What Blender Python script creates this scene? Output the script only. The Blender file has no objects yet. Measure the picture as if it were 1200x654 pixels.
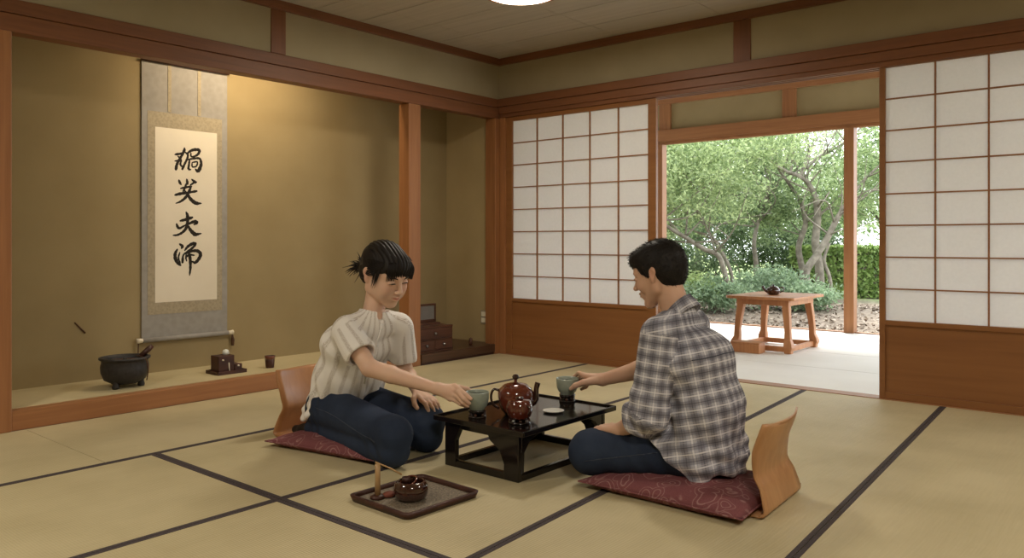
import bpy, bmesh, math, random
import numpy as np
from mathutils import Vector, Matrix, Quaternion
random.seed(7); rng = np.random.default_rng(7)
C = bpy.context.scene.collection
PI = math.pi
V = Vector

SKY, SUN, ALC, LAMP, EXPO = 5.2, 6.0, 14.5, 26.5, 0.
# ------------------------------------------------------------------ materials
def new_mat(name):
    m = bpy.data.materials.new(name); m.use_nodes = True
    nt = m.node_tree; nt.nodes.clear()
    return m, nt, nt.nodes, nt.links
def bsdf(nt, rough=.5, spec=.5, **kw):
    o = nt.nodes.new('ShaderNodeOutputMaterial'); b = nt.nodes.new('ShaderNodeBsdfPrincipled')
    nt.links.new(b.outputs[0], o.inputs[0])
    b.inputs['Roughness'].default_value = rough
    b.inputs['Specular IOR Level'].default_value = spec
    for k, v in kw.items(): b.inputs[k.replace('_', ' ')].default_value = v
    return b, o
def node(nt, kind, **kw):
    n = nt.nodes.new(kind)
    for k, v in kw.items():
        if hasattr(n, k): setattr(n, k, v)
        else: n.inputs[k.replace('_', ' ')].default_value = v
    return n
def coords(nt, scale=(1, 1, 1), space='Object', rot=(0, 0, 0)):
    t = node(nt, 'ShaderNodeTexCoord'); mp = node(nt, 'ShaderNodeMapping')
    mp.inputs['Scale'].default_value = scale; mp.inputs['Rotation'].default_value = rot
    nt.links.new(t.outputs[space], mp.inputs[0]); return mp.outputs[0]
def ramp(nt, fac, stops):
    r = node(nt, 'ShaderNodeValToRGB'); e = r.color_ramp.elements
    while len(e) < len(stops): e.new(.5)
    for el, (p, c) in zip(e, stops): el.position = p; el.color = (*c[:3], 1)
    nt.links.new(fac, r.inputs[0]); return r.outputs[0]
def bump(nt, b, h, strength=.3, dist=.002):
    n = node(nt, 'ShaderNodeBump'); n.inputs['Strength'].default_value = strength
    n.inputs['Distance'].default_value = dist
    nt.links.new(h, n.inputs['Height']); nt.links.new(n.outputs[0], b.inputs['Normal'])
def wood(name, dark, light, axis='z', rough=.45, scale=1., spec=.4):
    m, nt, N, L = new_mat(name); b, o = bsdf(nt, rough, spec)
    s = {'x': (1.2, 26, 26), 'y': (26, 1.2, 26), 'z': (26, 26, 1.2)}[axis]
    co = coords(nt, tuple(k * scale for k in s))
    n1 = node(nt, 'ShaderNodeTexNoise', Scale=1.6, Detail=5., Distortion=.8); L.new(co, n1.inputs['Vector'])
    co2 = coords(nt, tuple(k * scale * .22 for k in s))
    n2 = node(nt, 'ShaderNodeTexNoise', Scale=1.2, Detail=2.); L.new(co2, n2.inputs['Vector'])
    mx = node(nt, 'ShaderNodeMath', operation='ADD'); L.new(n1.outputs[0], mx.inputs[0]); L.new(n2.outputs[0], mx.inputs[1])
    hf = node(nt, 'ShaderNodeMath', operation='MULTIPLY'); L.new(mx.outputs[0], hf.inputs[0]); hf.inputs[1].default_value = .5
    L.new(ramp(nt, hf.outputs[0], [(.33, dark), (.66, light)]), b.inputs['Base Color'])
    bump(nt, b, n1.outputs[0], .12, .001)
    return m
def noisy(name, c1, c2, scale=8., rough=.6, spec=.4, bs=.1, bd=.002, detail=4., metallic=0., coat=0.):
    m, nt, N, L = new_mat(name); b, o = bsdf(nt, rough, spec, Metallic=metallic, Coat_Weight=coat)
    co = coords(nt); n = node(nt, 'ShaderNodeTexNoise', Scale=scale, Detail=detail); L.new(co, n.inputs['Vector'])
    L.new(ramp(nt, n.outputs[0], [(.3, c1), (.7, c2)]), b.inputs['Base Color'])
    if bs: bump(nt, b, n.outputs[0], bs, bd)
    return m
def attr_mat(name, rough=.5, spec=.4, sss=0., bs=0., bscale=300., bd=.0006, attr='Col', trans=0.):
    m, nt, N, L = new_mat(name); b, o = bsdf(nt, rough, spec)
    a = node(nt, 'ShaderNodeAttribute', attribute_name=attr); L.new(a.outputs['Color'], b.inputs['Base Color'])
    if sss:
        b.inputs['Subsurface Weight'].default_value = sss; b.inputs['Subsurface Radius'].default_value = (1, .35, .2)
        b.inputs['Subsurface Scale'].default_value = .008
    if bs:
        co = coords(nt); n = node(nt, 'ShaderNodeTexNoise', Scale=bscale, Detail=3.); L.new(co, n.inputs['Vector']); bump(nt, b, n.outputs[0], bs, bd)
    if trans:
        t = node(nt, 'ShaderNodeBsdfTranslucent'); L.new(a.outputs['Color'], t.inputs[0])
        mx = node(nt, 'ShaderNodeMixShader'); mx.inputs[0].default_value = trans
        L.new(b.outputs[0], mx.inputs[1]); L.new(t.outputs[0], mx.inputs[2]); L.new(mx.outputs[0], o.inputs[0])
    return m
M = {}
WD, WL = (.235, .096, .035), (.35, .156, .061)
for ax in 'xyz': M['wood' + ax] = wood('cedar_' + ax, WD, WL, ax)
for ax in 'xyz': M['dwood' + ax] = wood('dark_cedar_' + ax, (.150, .058, .024), (.23, .090, .036), ax, .5)
M['panel'] = wood('door_panel_wood', (.22, .090, .030), (.29, .125, .043), 'x', .4, .6)
M['darkboard'] = wood('dark_floor_board', (.045, .022, .012), (.09, .045, .025), 'y', .35, 1.)
M['chest'] = wood('chest_wood', (.05, .02, .012), (.10, .04, .022), 'y', .4, 2.)
M['ply'] = wood('bent_plywood', (.40, .20, .085), (.55, .30, .14), 'z', .35, .8)
M['plyw'] = wood('bent_plywood_figured', (.34, .155, .06), (.47, .225, .09), 'z', .35, .5)
M['gardenwood'] = wood('garden_table_wood', (.36, .15, .06), (.52, .24, .10), 'z', .5, 1.)
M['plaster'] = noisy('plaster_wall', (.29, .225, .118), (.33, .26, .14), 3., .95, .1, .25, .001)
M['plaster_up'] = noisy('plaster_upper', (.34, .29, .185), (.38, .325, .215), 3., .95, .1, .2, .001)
M['lacquer'] = noisy('black_lacquer', (.006, .004, .003), (.011, .007, .006), 4., .15, .45, 0, coat=.2)
M['iron'] = noisy('cast_iron', (.012, .011, .012), (.03, .028, .028), 60., .55, .5, .5, .001)
M['brownglaze'] = noisy('brown_glaze', (.075, .014, .008), (.13, .028, .015), 12., .12, .6, 0, coat=.6)
M['darkglaze'] = noisy('dark_brown_glaze', (.030, .010, .007), (.055, .02, .012), 12., .12, .6, 0, coat=.6)
M['redglaze'] = noisy('red_brown_glaze', (.105, .020, .010), (.155, .034, .016), 10., .14, .6, 0, coat=.6)
M['celadon'] = noisy('celadon_glaze', (.27, .32, .27), (.36, .41, .34), 22., .3, .5, .1, .001, coat=.2)
M['white'] = noisy('white_porcelain', (.62, .64, .60), (.72, .73, .68), 10., .3, .5, 0)
M['ivory'] = noisy('ivory', (.65, .58, .44), (.75, .68, .54), 20., .4, .5, 0)
M['darkbrown'] = noisy('dark_brown_wood', (.035, .013, .009), (.07, .024, .015), 20., .4, .4, .1)
M['bamboo'] = wood('bamboo', (.34, .20, .08), (.50, .32, .15), 'z', .4, 2.)
M['redleaf'] = noisy('dried_red', (.16, .04, .025), (.24, .07, .04), 30., .6, .3, .2)
M['tea'] = noisy('tea', (.035, .04, .025), (.05, .055, .03), 20., .45, .3, 0)  # dark tone stands in for the shade inside the bowls
M['ink'] = noisy('ink', (.012, .010, .008), (.03, .024, .018), 200., .7, .2, 0)
M['edge'] = noisy('tatami_edging', (.055, .045, .048), (.085, .07, .072), 120., .8, .2, .3, .0006)
M['engawa'] = noisy('pale_veranda_floor', (.74, .73, .69), (.80, .79, .75), 2., .6, .3, .05)
M['steel'] = noisy('dull_steel', (.3, .3, .3), (.4, .4, .4), 20., .35, .5, 0, metallic=1.)
M['switchpl'] = noisy('switch_plate', (.62, .58, .46), (.7, .66, .54), 20., .4, .5, 0)
M['switchfr'] = noisy('switch_frame', (.22, .19, .14), (.26, .22, .17), 20., .4, .5, 0)
M['cord'] = noisy('cord', (.06, .03, .02), (.1, .05, .03), 80., .7, .2, 0)
M['greypanel'] = noisy('grey_panel', (.15, .14, .13), (.2, .19, .17), 6., .4, .4, 0)
M['eyewhite'] = noisy('eye_white', (.6, .57, .54), (.66, .62, .58), 20., .2, .5, 0)
M['eyedark'] = noisy('iris', (.012, .008, .006), (.02, .012, .01), 20., .1, .6, 0)
M['lash'] = noisy('lash', (.01, .008, .007), (.018, .012, .01), 20., .6, .3, 0)
M['bark'] = noisy('bark', (.13, .115, .09), (.30, .27, .22), 9., .9, .2, .8, .02)
M['barkdark'] = noisy('bark_dark', (.06, .05, .038), (.15, .125, .10), 9., .9, .2, .8, .02)
M['soil'] = noisy('garden_soil', (.10, .075, .055), (.20, .155, .12), 14., .95, .1, .6, .02)
M['lawn'] = noisy('lawn', (.20, .27, .10), (.30, .37, .16), 2., .95, .1, .3, .02)
M['stone'] = noisy('stone', (.35, .34, .31), (.5, .48, .44), 6., .8, .2, .4, .01)

def tatami_mat_material():                                  # woven rush: fine ribs across the mat
    m, nt, N, L = new_mat('tatami_rush'); b, o = bsdf(nt, .55, .35)
    co = coords(nt)
    w = node(nt, 'ShaderNodeTexWave', bands_direction='Y', Scale=34., Distortion=1.2, Detail=2.); L.new(co, w.inputs['Vector'])
    w2 = node(nt, 'ShaderNodeTexWave', bands_direction='X', Scale=14., Distortion=.6); L.new(co, w2.inputs['Vector'])
    n = node(nt, 'ShaderNodeTexNoise', Scale=2.3, Detail=5.); L.new(co, n.inputs['Vector'])
    c2 = coords(nt, (90, 3, 1)); n3 = node(nt, 'ShaderNodeTexNoise', Scale=1.5, Detail=2.); L.new(c2, n3.inputs['Vector'])
    a = node(nt, 'ShaderNodeMath', operation='MULTIPLY_ADD'); L.new(w.outputs['Fac'], a.inputs[0]); a.inputs[1].default_value = .12; L.new(n.outputs[0], a.inputs[2])
    a2 = node(nt, 'ShaderNodeMath', operation='MULTIPLY_ADD'); L.new(n3.outputs[0], a2.inputs[0]); a2.inputs[1].default_value = .25; L.new(a.outputs[0], a2.inputs[2])
    L.new(ramp(nt, a2.outputs[0], [(.42, (.44, .375, .215)), (.86, (.57, .495, .305))]), b.inputs['Base Color'])
    s = node(nt, 'ShaderNodeMath', operation='ADD'); L.new(w.outputs['Fac'], s.inputs[0]); L.new(w2.outputs['Fac'], s.inputs[1])
    bump(nt, b, s.outputs[0], .35, .0012)
    return m
M['tatami'] = tatami_mat_material()
def paper_material():
    m, nt, N, L = new_mat('shoji_paper'); b, o = bsdf(nt, .9, .1)
    co = coords(nt); n = node(nt, 'ShaderNodeTexNoise', Scale=60., Detail=6.); L.new(co, n.inputs['Vector'])
    col = ramp(nt, n.outputs[0], [(.3, (.84, .83, .82)), (.7, (.87, .86, .85))]); L.new(col, b.inputs['Base Color'])
    t = node(nt, 'ShaderNodeBsdfTranslucent'); L.new(col, t.inputs[0])
    mx = node(nt, 'ShaderNodeMixShader'); mx.inputs[0].default_value = .5
    L.new(b.outputs[0], mx.inputs[1]); L.new(t.outputs[0], mx.inputs[2]); L.new(mx.outputs[0], o.inputs[0])
    return m
M['paper'] = paper_material()
def ceiling_material():
    m, nt, N, L = new_mat('ceiling_board'); b, o = bsdf(nt, .8, .2)
    co = coords(nt, (1, 30, 1)); n = node(nt, 'ShaderNodeTexNoise', Scale=1., Detail=4.); L.new(co, n.inputs['Vector'])
    L.new(ramp(nt, n.outputs[0], [(.3, (.42, .375, .31)), (.7, (.48, .43, .36))]), b.inputs['Base Color'])
    return m
M['ceiling'] = ceiling_material()
def silk_material(name, c1, c2, sc=30.):                     # scroll mounting: figured silk
    m, nt, N, L = new_mat(name); b, o = bsdf(nt, .7, .3)
    co = coords(nt); v = node(nt, 'ShaderNodeTexVoronoi', Scale=sc); L.new(co, v.inputs['Vector'])
    n = node(nt, 'ShaderNodeTexNoise', Scale=sc * 1.5, Detail=3.); L.new(co, n.inputs['Vector'])
    a = node(nt, 'ShaderNodeMath', operation='MULTIPLY'); L.new(v.outputs['Distance'], a.inputs[0]); L.new(n.outputs[0], a.inputs[1])
    L.new(ramp(nt, a.outputs[0], [(.05, c1), (.4, c2)]), b.inputs['Base Color']); return m
M['silkgrey'] = silk_material('grey_silk', (.27, .255, .23), (.31, .295, .27), 22.)
M['silkgold'] = silk_material('gold_silk', (.30, .255, .175), (.38, .325, .225), 60.)
M['washi'] = noisy('calligraphy_paper', (.70, .64, .52), (.77, .71, .59), 3., .8, .2, 0)
def cushion_material():                                      # maroon cotton with pale scrolling outlines
    m, nt, N, L = new_mat('maroon_cushion_cloth'); b, o = bsdf(nt, .85, .2)
    co = coords(nt)
    nz = node(nt, 'ShaderNodeTexNoise', Scale=9., Detail=1.); L.new(co, nz.inputs['Vector'])
    mxv = node(nt, 'ShaderNodeVectorMath', operation='MULTIPLY_ADD'); L.new(nz.outputs['Color'], mxv.inputs[0]); mxv.inputs[1].default_value = (.12, .12, .12); L.new(co, mxv.inputs[2])
    v = node(nt, 'ShaderNodeTexVoronoi', Scale=13.); L.new(mxv.outputs[0], v.inputs['Vector'])
    ring = ramp(nt, v.outputs['Distance'], [(.0, (0, 0, 0)), (.30, (0, 0, 0)), (.34, (1, 1, 1)), (.38, (0, 0, 0)), (.50, (0, 0, 0)), (.535, (.8, .8, .8)), (.57, (0, 0, 0))])
    n = node(nt, 'ShaderNodeTexNoise', Scale=300., Detail=2.); L.new(co, n.inputs['Vector'])
    base = ramp(nt, n.outputs[0], [(.3, (.165, .056, .062)), (.7, (.225, .082, .088))])
    mx = node(nt, 'ShaderNodeMix', data_type='RGBA'); L.new(base, mx.inputs[6]); mx.inputs[7].default_value = (.46, .29, .27, 1)
    ml = node(nt, 'ShaderNodeMath', operation='MULTIPLY'); L.new(ring, ml.inputs[0]); ml.inputs[1].default_value = .6
    L.new(ml.outputs[0], mx.inputs[0]); L.new(mx.outputs[2], b.inputs['Base Color']); bump(nt, b, n.outputs[0], .3, .0008)
    return m
M['cushion'] = cushion_material()
def uv_stripe(nt, uvs, freq, width, phase=0., soft=.02):
    """1 inside a stripe of relative width, per period 1/freq of the value socket"""
    L = nt.links
    a = node(nt, 'ShaderNodeMath', operation='MULTIPLY_ADD'); L.new(uvs, a.inputs[0]); a.inputs[1].default_value = freq; a.inputs[2].default_value = phase
    f = node(nt, 'ShaderNodeMath', operation='FRACT'); L.new(a.outputs[0], f.inputs[0])
    s = node(nt, 'ShaderNodeMath', operation='SUBTRACT'); L.new(f.outputs[0], s.inputs[0]); s.inputs[1].default_value = .5
    ab = node(nt, 'ShaderNodeMath', operation='ABSOLUTE'); L.new(s.outputs[0], ab.inputs[0])
    mr = node(nt, 'ShaderNodeMapRange'); L.new(ab.outputs[0], mr.inputs[0])
    mr.inputs[1].default_value = width / 2 - soft; mr.inputs[2].default_value = width / 2 + soft; mr.inputs[3].default_value = 1; mr.inputs[4].default_value = 0
    return mr.outputs[0]
def plaid_material():
    m, nt, N, L = new_mat('grey_plaid_flannel'); b, o = bsdf(nt, .9, .15)
    uv = node(nt, 'ShaderNodeUVMap'); sp = node(nt, 'ShaderNodeSeparateXYZ'); L.new(uv.outputs[0], sp.inputs[0])
    col = (.36, .375, .45, 1); cur = None
    def over(cur, fac, c, k):
        mm = node(nt, 'ShaderNodeMath', operation='MULTIPLY'); L.new(fac, mm.inputs[0]); mm.inputs[1].default_value = k
        mx = node(nt, 'ShaderNodeMix', data_type='RGBA'); L.new(mm.outputs[0], mx.inputs[0])
        if cur is None: mx.inputs[6].default_value = col
        else: L.new(cur, mx.inputs[6])
        mx.inputs[7].default_value = (*c, 1); return mx.outputs[2]
    F = 20.
    for ax in (0, 1):
        s = sp.outputs[ax]
        cur = over(cur, uv_stripe(nt, s, F, .42, .0), (.13, .125, .155), .55)       # broad dark band
        cur = over(cur, uv_stripe(nt, s, F, .10, .5, .03), (.80, .79, .82), .7)     # pale line
        cur = over(cur, uv_stripe(nt, s, F, .035, .34, .015), (.60, .56, .56), .5)
        cur = over(cur, uv_stripe(nt, s, F, .035, .66, .015), (.60, .56, .56), .5)
        cur = over(cur, uv_stripe(nt, s, F, .05, .0, .02), (.03, .03, .04), .6)
    L.new(cur, b.inputs['Base Color'])
    co = coords(nt); n = node(nt, 'ShaderNodeTexNoise', Scale=420., Detail=2.); L.new(co, n.inputs['Vector'])
    n2 = node(nt, 'ShaderNodeTexNoise', Scale=22., Detail=3.); L.new(co, n2.inputs['Vector'])
    ad = node(nt, 'ShaderNodeMath', operation='MULTIPLY_ADD'); L.new(n2.outputs[0], ad.inputs[0]); ad.inputs[1].default_value = 5.; L.new(n.outputs[0], ad.inputs[2])
    bump(nt, b, ad.outputs[0], .5, .0012)
    return m
M['plaid'] = plaid_material()
def blouse_material():
    m, nt, N, L = new_mat('cream_openwork_cotton'); b, o = bsdf(nt, .9, .15)
    uv = node(nt, 'ShaderNodeUVMap'); sp = node(nt, 'ShaderNodeSeparateXYZ'); L.new(uv.outputs[0], sp.inputs[0])
    st = uv_stripe(nt, sp.outputs[0], 20., .34, .0, .05)
    mp = node(nt, 'ShaderNodeMapping'); mp.inputs['Scale'].default_value = (330, 260, 1); L.new(uv.outputs[0], mp.inputs[0])
    n = node(nt, 'ShaderNodeTexNoise', Scale=1., Detail=2.); L.new(mp.outputs[0], n.inputs['Vector'])
    fac = node(nt, 'ShaderNodeMath', operation='MULTIPLY'); L.new(st, fac.inputs[0]); L.new(ramp(nt, n.outputs[0], [(.42, (0, 0, 0)), (.56, (1, 1, 1))]), fac.inputs[1])
    mx = node(nt, 'ShaderNodeMix', data_type='RGBA'); mx.inputs[6].default_value = (.84, .82, .79, 1); mx.inputs[7].default_value = (.52, .47, .42, 1)
    L.new(fac.outputs[0], mx.inputs[0]); L.new(mx.outputs[2], b.inputs['Base Color'])
    co = coords(nt); n2 = node(nt, 'ShaderNodeTexNoise', Scale=26., Detail=3.); L.new(co, n2.inputs['Vector'])
    ad = node(nt, 'ShaderNodeMath', operation='MULTIPLY_ADD'); L.new(n2.outputs[0], ad.inputs[0]); ad.inputs[1].default_value = 3.; L.new(fac.outputs[0], ad.inputs[2])
    bump(nt, b, ad.outputs[0], .5, .0015)
    return m
M['blouse'] = blouse_material()
def denim_material(name, c1, c2):
    m, nt, N, L = new_mat(name); b, o = bsdf(nt, .85, .2)
    co = coords(nt); n = node(nt, 'ShaderNodeTexNoise', Scale=5., Detail=4.); L.new(co, n.inputs['Vector'])
    n2 = node(nt, 'ShaderNodeTexNoise', Scale=500., Detail=2.); L.new(co, n2.inputs['Vector'])
    a = node(nt, 'ShaderNodeMath', operation='MULTIPLY_ADD'); L.new(n2.outputs[0], a.inputs[0]); a.inputs[1].default_value = .35; L.new(n.outputs[0], a.inputs[2])
    L.new(ramp(nt, a.outputs[0], [(.45, c1), (.95, c2)]), b.inputs['Base Color'])
    n3 = node(nt, 'ShaderNodeTexNoise', Scale=30., Detail=3.); L.new(co, n3.inputs['Vector'])
    bump(nt, b, n3.outputs[0], .5, .003); return m
M['denim'] = denim_material('dark_denim', (.013, .020, .040), (.034, .050, .090))
M['thread'] = noisy('denim_seam', (.045, .055, .08), (.07, .08, .11), 80., .8, .2, 0)
def hair_material(name, c):
    m, nt, N, L = new_mat(name); b, o = bsdf(nt, .55, .28)
    b.inputs['Base Color'].default_value = (*c, 1)
    co = coords(nt, (70, 70, 260)); n = node(nt, 'ShaderNodeTexNoise', Scale=1., Detail=3.); L.new(co, n.inputs['Vector'])
    bump(nt, b, n.outputs[0], .35, .0015); return m
M['hairw'] = hair_material('black_hair', (.010, .007, .006))
M['hairm'] = hair_material('short_dark_hair', (.009, .007, .006))
M['skin'] = attr_mat('skin', .5, .35, .12, .15, 260., .0006)
M['leaf'] = attr_mat('leaf', .55, .4, trans=.45)
M['chip'] = attr_mat('wood_chip', .9, .1)
def emis(name, col, s):
    m, nt, N, L = new_mat(name); o = node(nt, 'ShaderNodeOutputMaterial'); e = node(nt, 'ShaderNodeEmission')
    e.inputs[0].default_value = (*col, 1); e.inputs[1].default_value = s; L.new(e.outputs[0], o.inputs[0]); return m
M['lampglow'] = emis('lamp_diffuser', (1., .87, .68), 9.)

# ------------------------------------------------------------------ mesh helpers
class MB:
    def __init__(s): s.v = []; s.f = []; s.sm = []
    def add(s, vs, fs, smooth=False):
        n = len(s.v); s.v += [tuple(p) for p in vs]; s.f += [tuple(i + n for i in f) for f in fs]; s.sm += [smooth] * len(fs); return s
    def box(s, a, b):
        x0, y0, z0 = a; x1, y1, z1 = b
        return s.add([(x0, y0, z0), (x1, y0, z0), (x1, y1, z0), (x0, y1, z0), (x0, y0, z1), (x1, y0, z1), (x1, y1, z1), (x0, y1, z1)],
                     [(0, 3, 2, 1), (4, 5, 6, 7), (0, 1, 5, 4), (1, 2, 6, 5), (2, 3, 7, 6), (3, 0, 4, 7)])
    def prism(s, poly, z0, z1):                     # polygon in xy extruded in z
        n = len(poly)
        return s.add([(x, y, z0) for x, y in poly] + [(x, y, z1) for x, y in poly],
                     [tuple(range(n))[::-1], tuple(range(n, 2 * n))] + [(i, (i + 1) % n, n + (i + 1) % n, n + i) for i in range(n)])
    def slab(s, poly, axis, a, b):                  # polygon in the two other axes extruded along axis
        n = len(poly)
        def p(q, t):
            q = list(q); q.insert('xyz'.index(axis), t); return tuple(q)
        return s.add([p(q, a) for q in poly] + [p(q, b) for q in poly],
                     [tuple(range(n))[::-1], tuple(range(n, 2 * n))] + [(i, (i + 1) % n, n + (i + 1) % n, n + i) for i in range(n)])
    def lathe(s, prof, n=40, c=(0, 0, 0), sx=1., sy=1., closed=False):
        vs = []; fs = []; k = len(prof)
        for i in range(n):
            a = 2 * PI * i / n
            for r, z in prof: vs.append((c[0] + r * sx * math.cos(a), c[1] + r * sy * math.sin(a), c[2] + z))
        for i in range(n):
            j = (i + 1) % n
            for q in range(k - 1 + (1 if closed else 0)):
                q2 = (q + 1) % k; fs.append((i * k + q, j * k + q, j * k + q2, i * k + q2))
        return s.add(vs, fs, True)
    def tube(s, pts, r, n=10, caps=True):
        pts = [V(p) for p in pts]; rs = r if isinstance(r, (list, tuple)) else [r] * len(pts)
        vs = []; fs = []; up = V((0, 0, 1)); prev = None
        for i, p in enumerate(pts):
            t = (pts[min(i + 1, len(pts) - 1)] - pts[max(i - 1, 0)]).normalized()
            if prev is None:
                a = t.orthogonal().normalized()
            else:
                a = (prev - t * prev.dot(t)); a = a.normalized() if a.length > 1e-6 else t.orthogonal().normalized()
            prev = a; b = t.cross(a)
            for k in range(n):
                q = 2 * PI * k / n; vs.append(p + (a * math.cos(q) + b * math.sin(q)) * rs[i])
        m = len(pts)
        for i in range(m - 1):
            for k in range(n): k2 = (k + 1) % n; fs.append((i * n + k, i * n + k2, (i + 1) * n + k2, (i + 1) * n + k))
        if caps: fs += [tuple(range(n))[::-1], tuple((m - 1) * n + k for k in range(n))]
        return s.add(vs, fs, True)
    def build(s, name, mat, parent=None, loc=None, bevel=0., subsurf=0, solid=0., wn=False):
        me = bpy.data.meshes.new(name); me.from_pydata(s.v, [], s.f)
        me.polygons.foreach_set('use_smooth', s.sm); 
        bm = bmesh.new(); bm.from_mesh(me); bmesh.ops.recalc_face_normals(bm, faces=bm.faces); bm.to_mesh(me); bm.free()
        me.update(); me.materials.append(mat)
        o = bpy.data.objects.new(name, me); C.objects.link(o)
        if parent: o.parent = parent
        if loc is not None: o.location = loc
        if solid: q = o.modifiers.new('s', 'SOLIDIFY'); q.thickness = solid; q.offset = 0
        if bevel: q = o.modifiers.new('b', 'BEVEL'); q.width = bevel; q.segments = 2; q.limit_method = 'ANGLE'; q.angle_limit = .7
        if subsurf: q = o.modifiers.new('u', 'SUBSURF'); q.levels = q.render_levels = subsurf
        return o
def spline(pts, n=8):                               # Catmull-Rom through points
    P = [V(p) for p in pts]; P = [P[0] * 2 - P[1]] + P + [P[-1] * 2 - P[-2]]; out = []
    for i in range(1, len(P) - 2):
        for k in range(n):
            t = k / n; a, b, c, d = P[i - 1:i + 3]
            out.append(.5 * ((2 * b) + (c - a) * t + (2 * a - 5 * b + 4 * c - d) * t * t + (3 * b - a - 3 * c + d) * t ** 3))
    out.append(P[-2]); return out
def lerps(vals, n):                                 # resample a list of radii to n values
    return [float(x) for x in np.interp(np.linspace(0, len(vals) - 1, n), range(len(vals)), vals)]
def empty(name, loc=(0, 0, 0), rz=0.):
    o = bpy.data.objects.new(name, None); o.empty_display_size = .05; C.objects.link(o); o.location = loc; o.rotation_euler = (0, 0, rz); return o
def tag(o, label, cat, group=None, kind=None):
    o['label'] = label; o['category'] = cat
    if group: o['group'] = group
    if kind: o['kind'] = kind
    return o
def struct(o, label=None):
    o['kind'] = 'structure'
    if label: o['label'] = label
    return o
def copy_tree(o, parent=None):
    c = o.copy(); C.objects.link(c); c.parent = parent
    for ch in list(o.children): copy_tree(ch, c)
    return c
# ------------------------------------------------------------------ the room
XL, YB, HZ = -4.40, 5.02, 2.46          # left wall plane, back wall plane, ceiling height
XR, YF = 2.60, -2.40                    # right wall and front wall, behind the camera
XA = -5.02                              # back of the alcove
W = M['woodz']
# floor: sub-floor slab with tatami mats laid on it; seams as in the photo
def seam(k, y):                         # the four long seams, measured on the floor
    t = (y - 1.65) / (5.0 - 1.65)
    return [(-3.465, -3.50), (-2.505, -2.56), (-1.60, -1.835), (-.845, -1.05)][k][0] * (1 - t) + [(-3.465, -3.50), (-2.505, -2.56), (-1.60, -1.835), (-.845, -1.05)][k][1] * t
fl = struct(MB().box((XA, YF, -.12), (XR, YB, -.03)).build('floor', M['darkboard']))
cols = [lambda y: XL] + [lambda y, k=k: seam(k, y) for k in range(4)] + [lambda y: seam(3, y) + .92, lambda y: seam(3, y) + 1.85, lambda y: XR]
g = .0015; EW = .016
rows = {0: [(YF, 1.45), (1.45, YB)], 1: [(YF, -.2), (-.2, 1.65), (1.65, YB)], 2: [(YF, -.2), (-.2, 1.65), (1.65, YB)]}
for k in range(len(cols) - 1):
    for (a, b) in rows.get(k, [(YF, 0.), (0., YB)]):
        l0, l1, r0, r1 = cols[k](a) + g, cols[k](b) + g, cols[k + 1](a) - g, cols[k + 1](b) - g
        mat = MB().prism([(l0, a + g), (r0, a + g), (r1, b - g), (l1, b - g)], -.03, 0.).build('tatami_mat', M['tatami'], fl)
        e = MB()
        z0, z1 = -.02, .0012
        if k > 0: e.prism([(l0, a + g), (l0 + EW, a + g), (l1 + EW, b - g), (l1, b - g)], z0, z1)
        if k < len(cols) - 2: e.prism([(r0 - EW, a + g), (r0, a + g), (r1, b - g), (r1 - EW, b - g)], z0, z1)
        if b < YB and k in (1, 2): e.prism([(l1, b - .02), (r1, b - .02), (r1, b - g), (l1, b - g)], z0, z1 + .0003)
        if a > YF and k in (1, 2): e.prism([(l0, a + g), (r0, a + g), (r0, a + .02), (l0, a + .02)], z0, z1 + .0003)
        if e.v: e.build('cloth_edging', M['edge'], mat)
# ceiling with board seams
cl = MB()
for k in range(9):
    x0 = XR - .83 * (k + 1)
    for j in range(20):
        y0 = YB - .375 * (j + 1)
        cl.box((max(x0, XL) + .002, max(y0, YF) + .003, HZ), (x0 + .83 - .002, y0 + .375 - .003, HZ + .02))
c_ = struct(MB().box((XL - .02, YF, HZ + .012), (XR, YB, HZ + .05)).build('ceiling', M['dwoody']))
cl.build('ceiling_board', M['ceiling'], c_)
# left wall: plaster above the alcove beam, alcove behind
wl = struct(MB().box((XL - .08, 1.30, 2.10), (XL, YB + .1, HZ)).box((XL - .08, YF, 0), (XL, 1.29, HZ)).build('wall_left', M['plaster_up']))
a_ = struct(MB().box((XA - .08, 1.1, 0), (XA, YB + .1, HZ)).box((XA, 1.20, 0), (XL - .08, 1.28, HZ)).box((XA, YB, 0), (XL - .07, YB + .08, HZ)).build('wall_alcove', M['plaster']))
struct(MB().box((XA, 1.28, 2.36), (XL - .08, YB, 2.42)).build('ceiling_alcove', M['dwoody']))
# alcove beam with its groove, posts
def bm_(name, mat, *boxes, bevel=.003):
    m = MB()
    for a, b in boxes: m.box(a, b)
    return struct(m.build(name, mat, bevel=bevel))
bm_('trim_1', M['dwoody'], ((XL - .10, -2.3, 2.055), (XL + .012, YB, 2.125)), ((XL - .09, -2.3, 1.965), (XL + .004, YB, 2.053)))
bm_('trim_2', M['dwoody'], ((XL, YF, 2.405), (XL + .035, YB, HZ)))
bm_('trim_3', M['dwoodz'], ((XL - .06, 2.838, 2.127), (XL + .006, 2.945, 2.405)))
bm_('trim_4', W, ((XL - .112, 4.005, 0), (XL + .002, 4.125, 1.965)), bevel=.006)
bm_('trim_5', W, ((XL - .095, 4.955, 0), (XL + .015, YB + .0, 1.965)), bevel=.004)
bm_('trim_6', W, ((XL - .10, 1.285, 0), (XL + .01, 1.388, 1.965)), bevel=.005)
bm_('trim_7', M['dwoodx'], ((XL + .035, YB - .035, 2.405), (XR, YB, HZ)))
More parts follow.
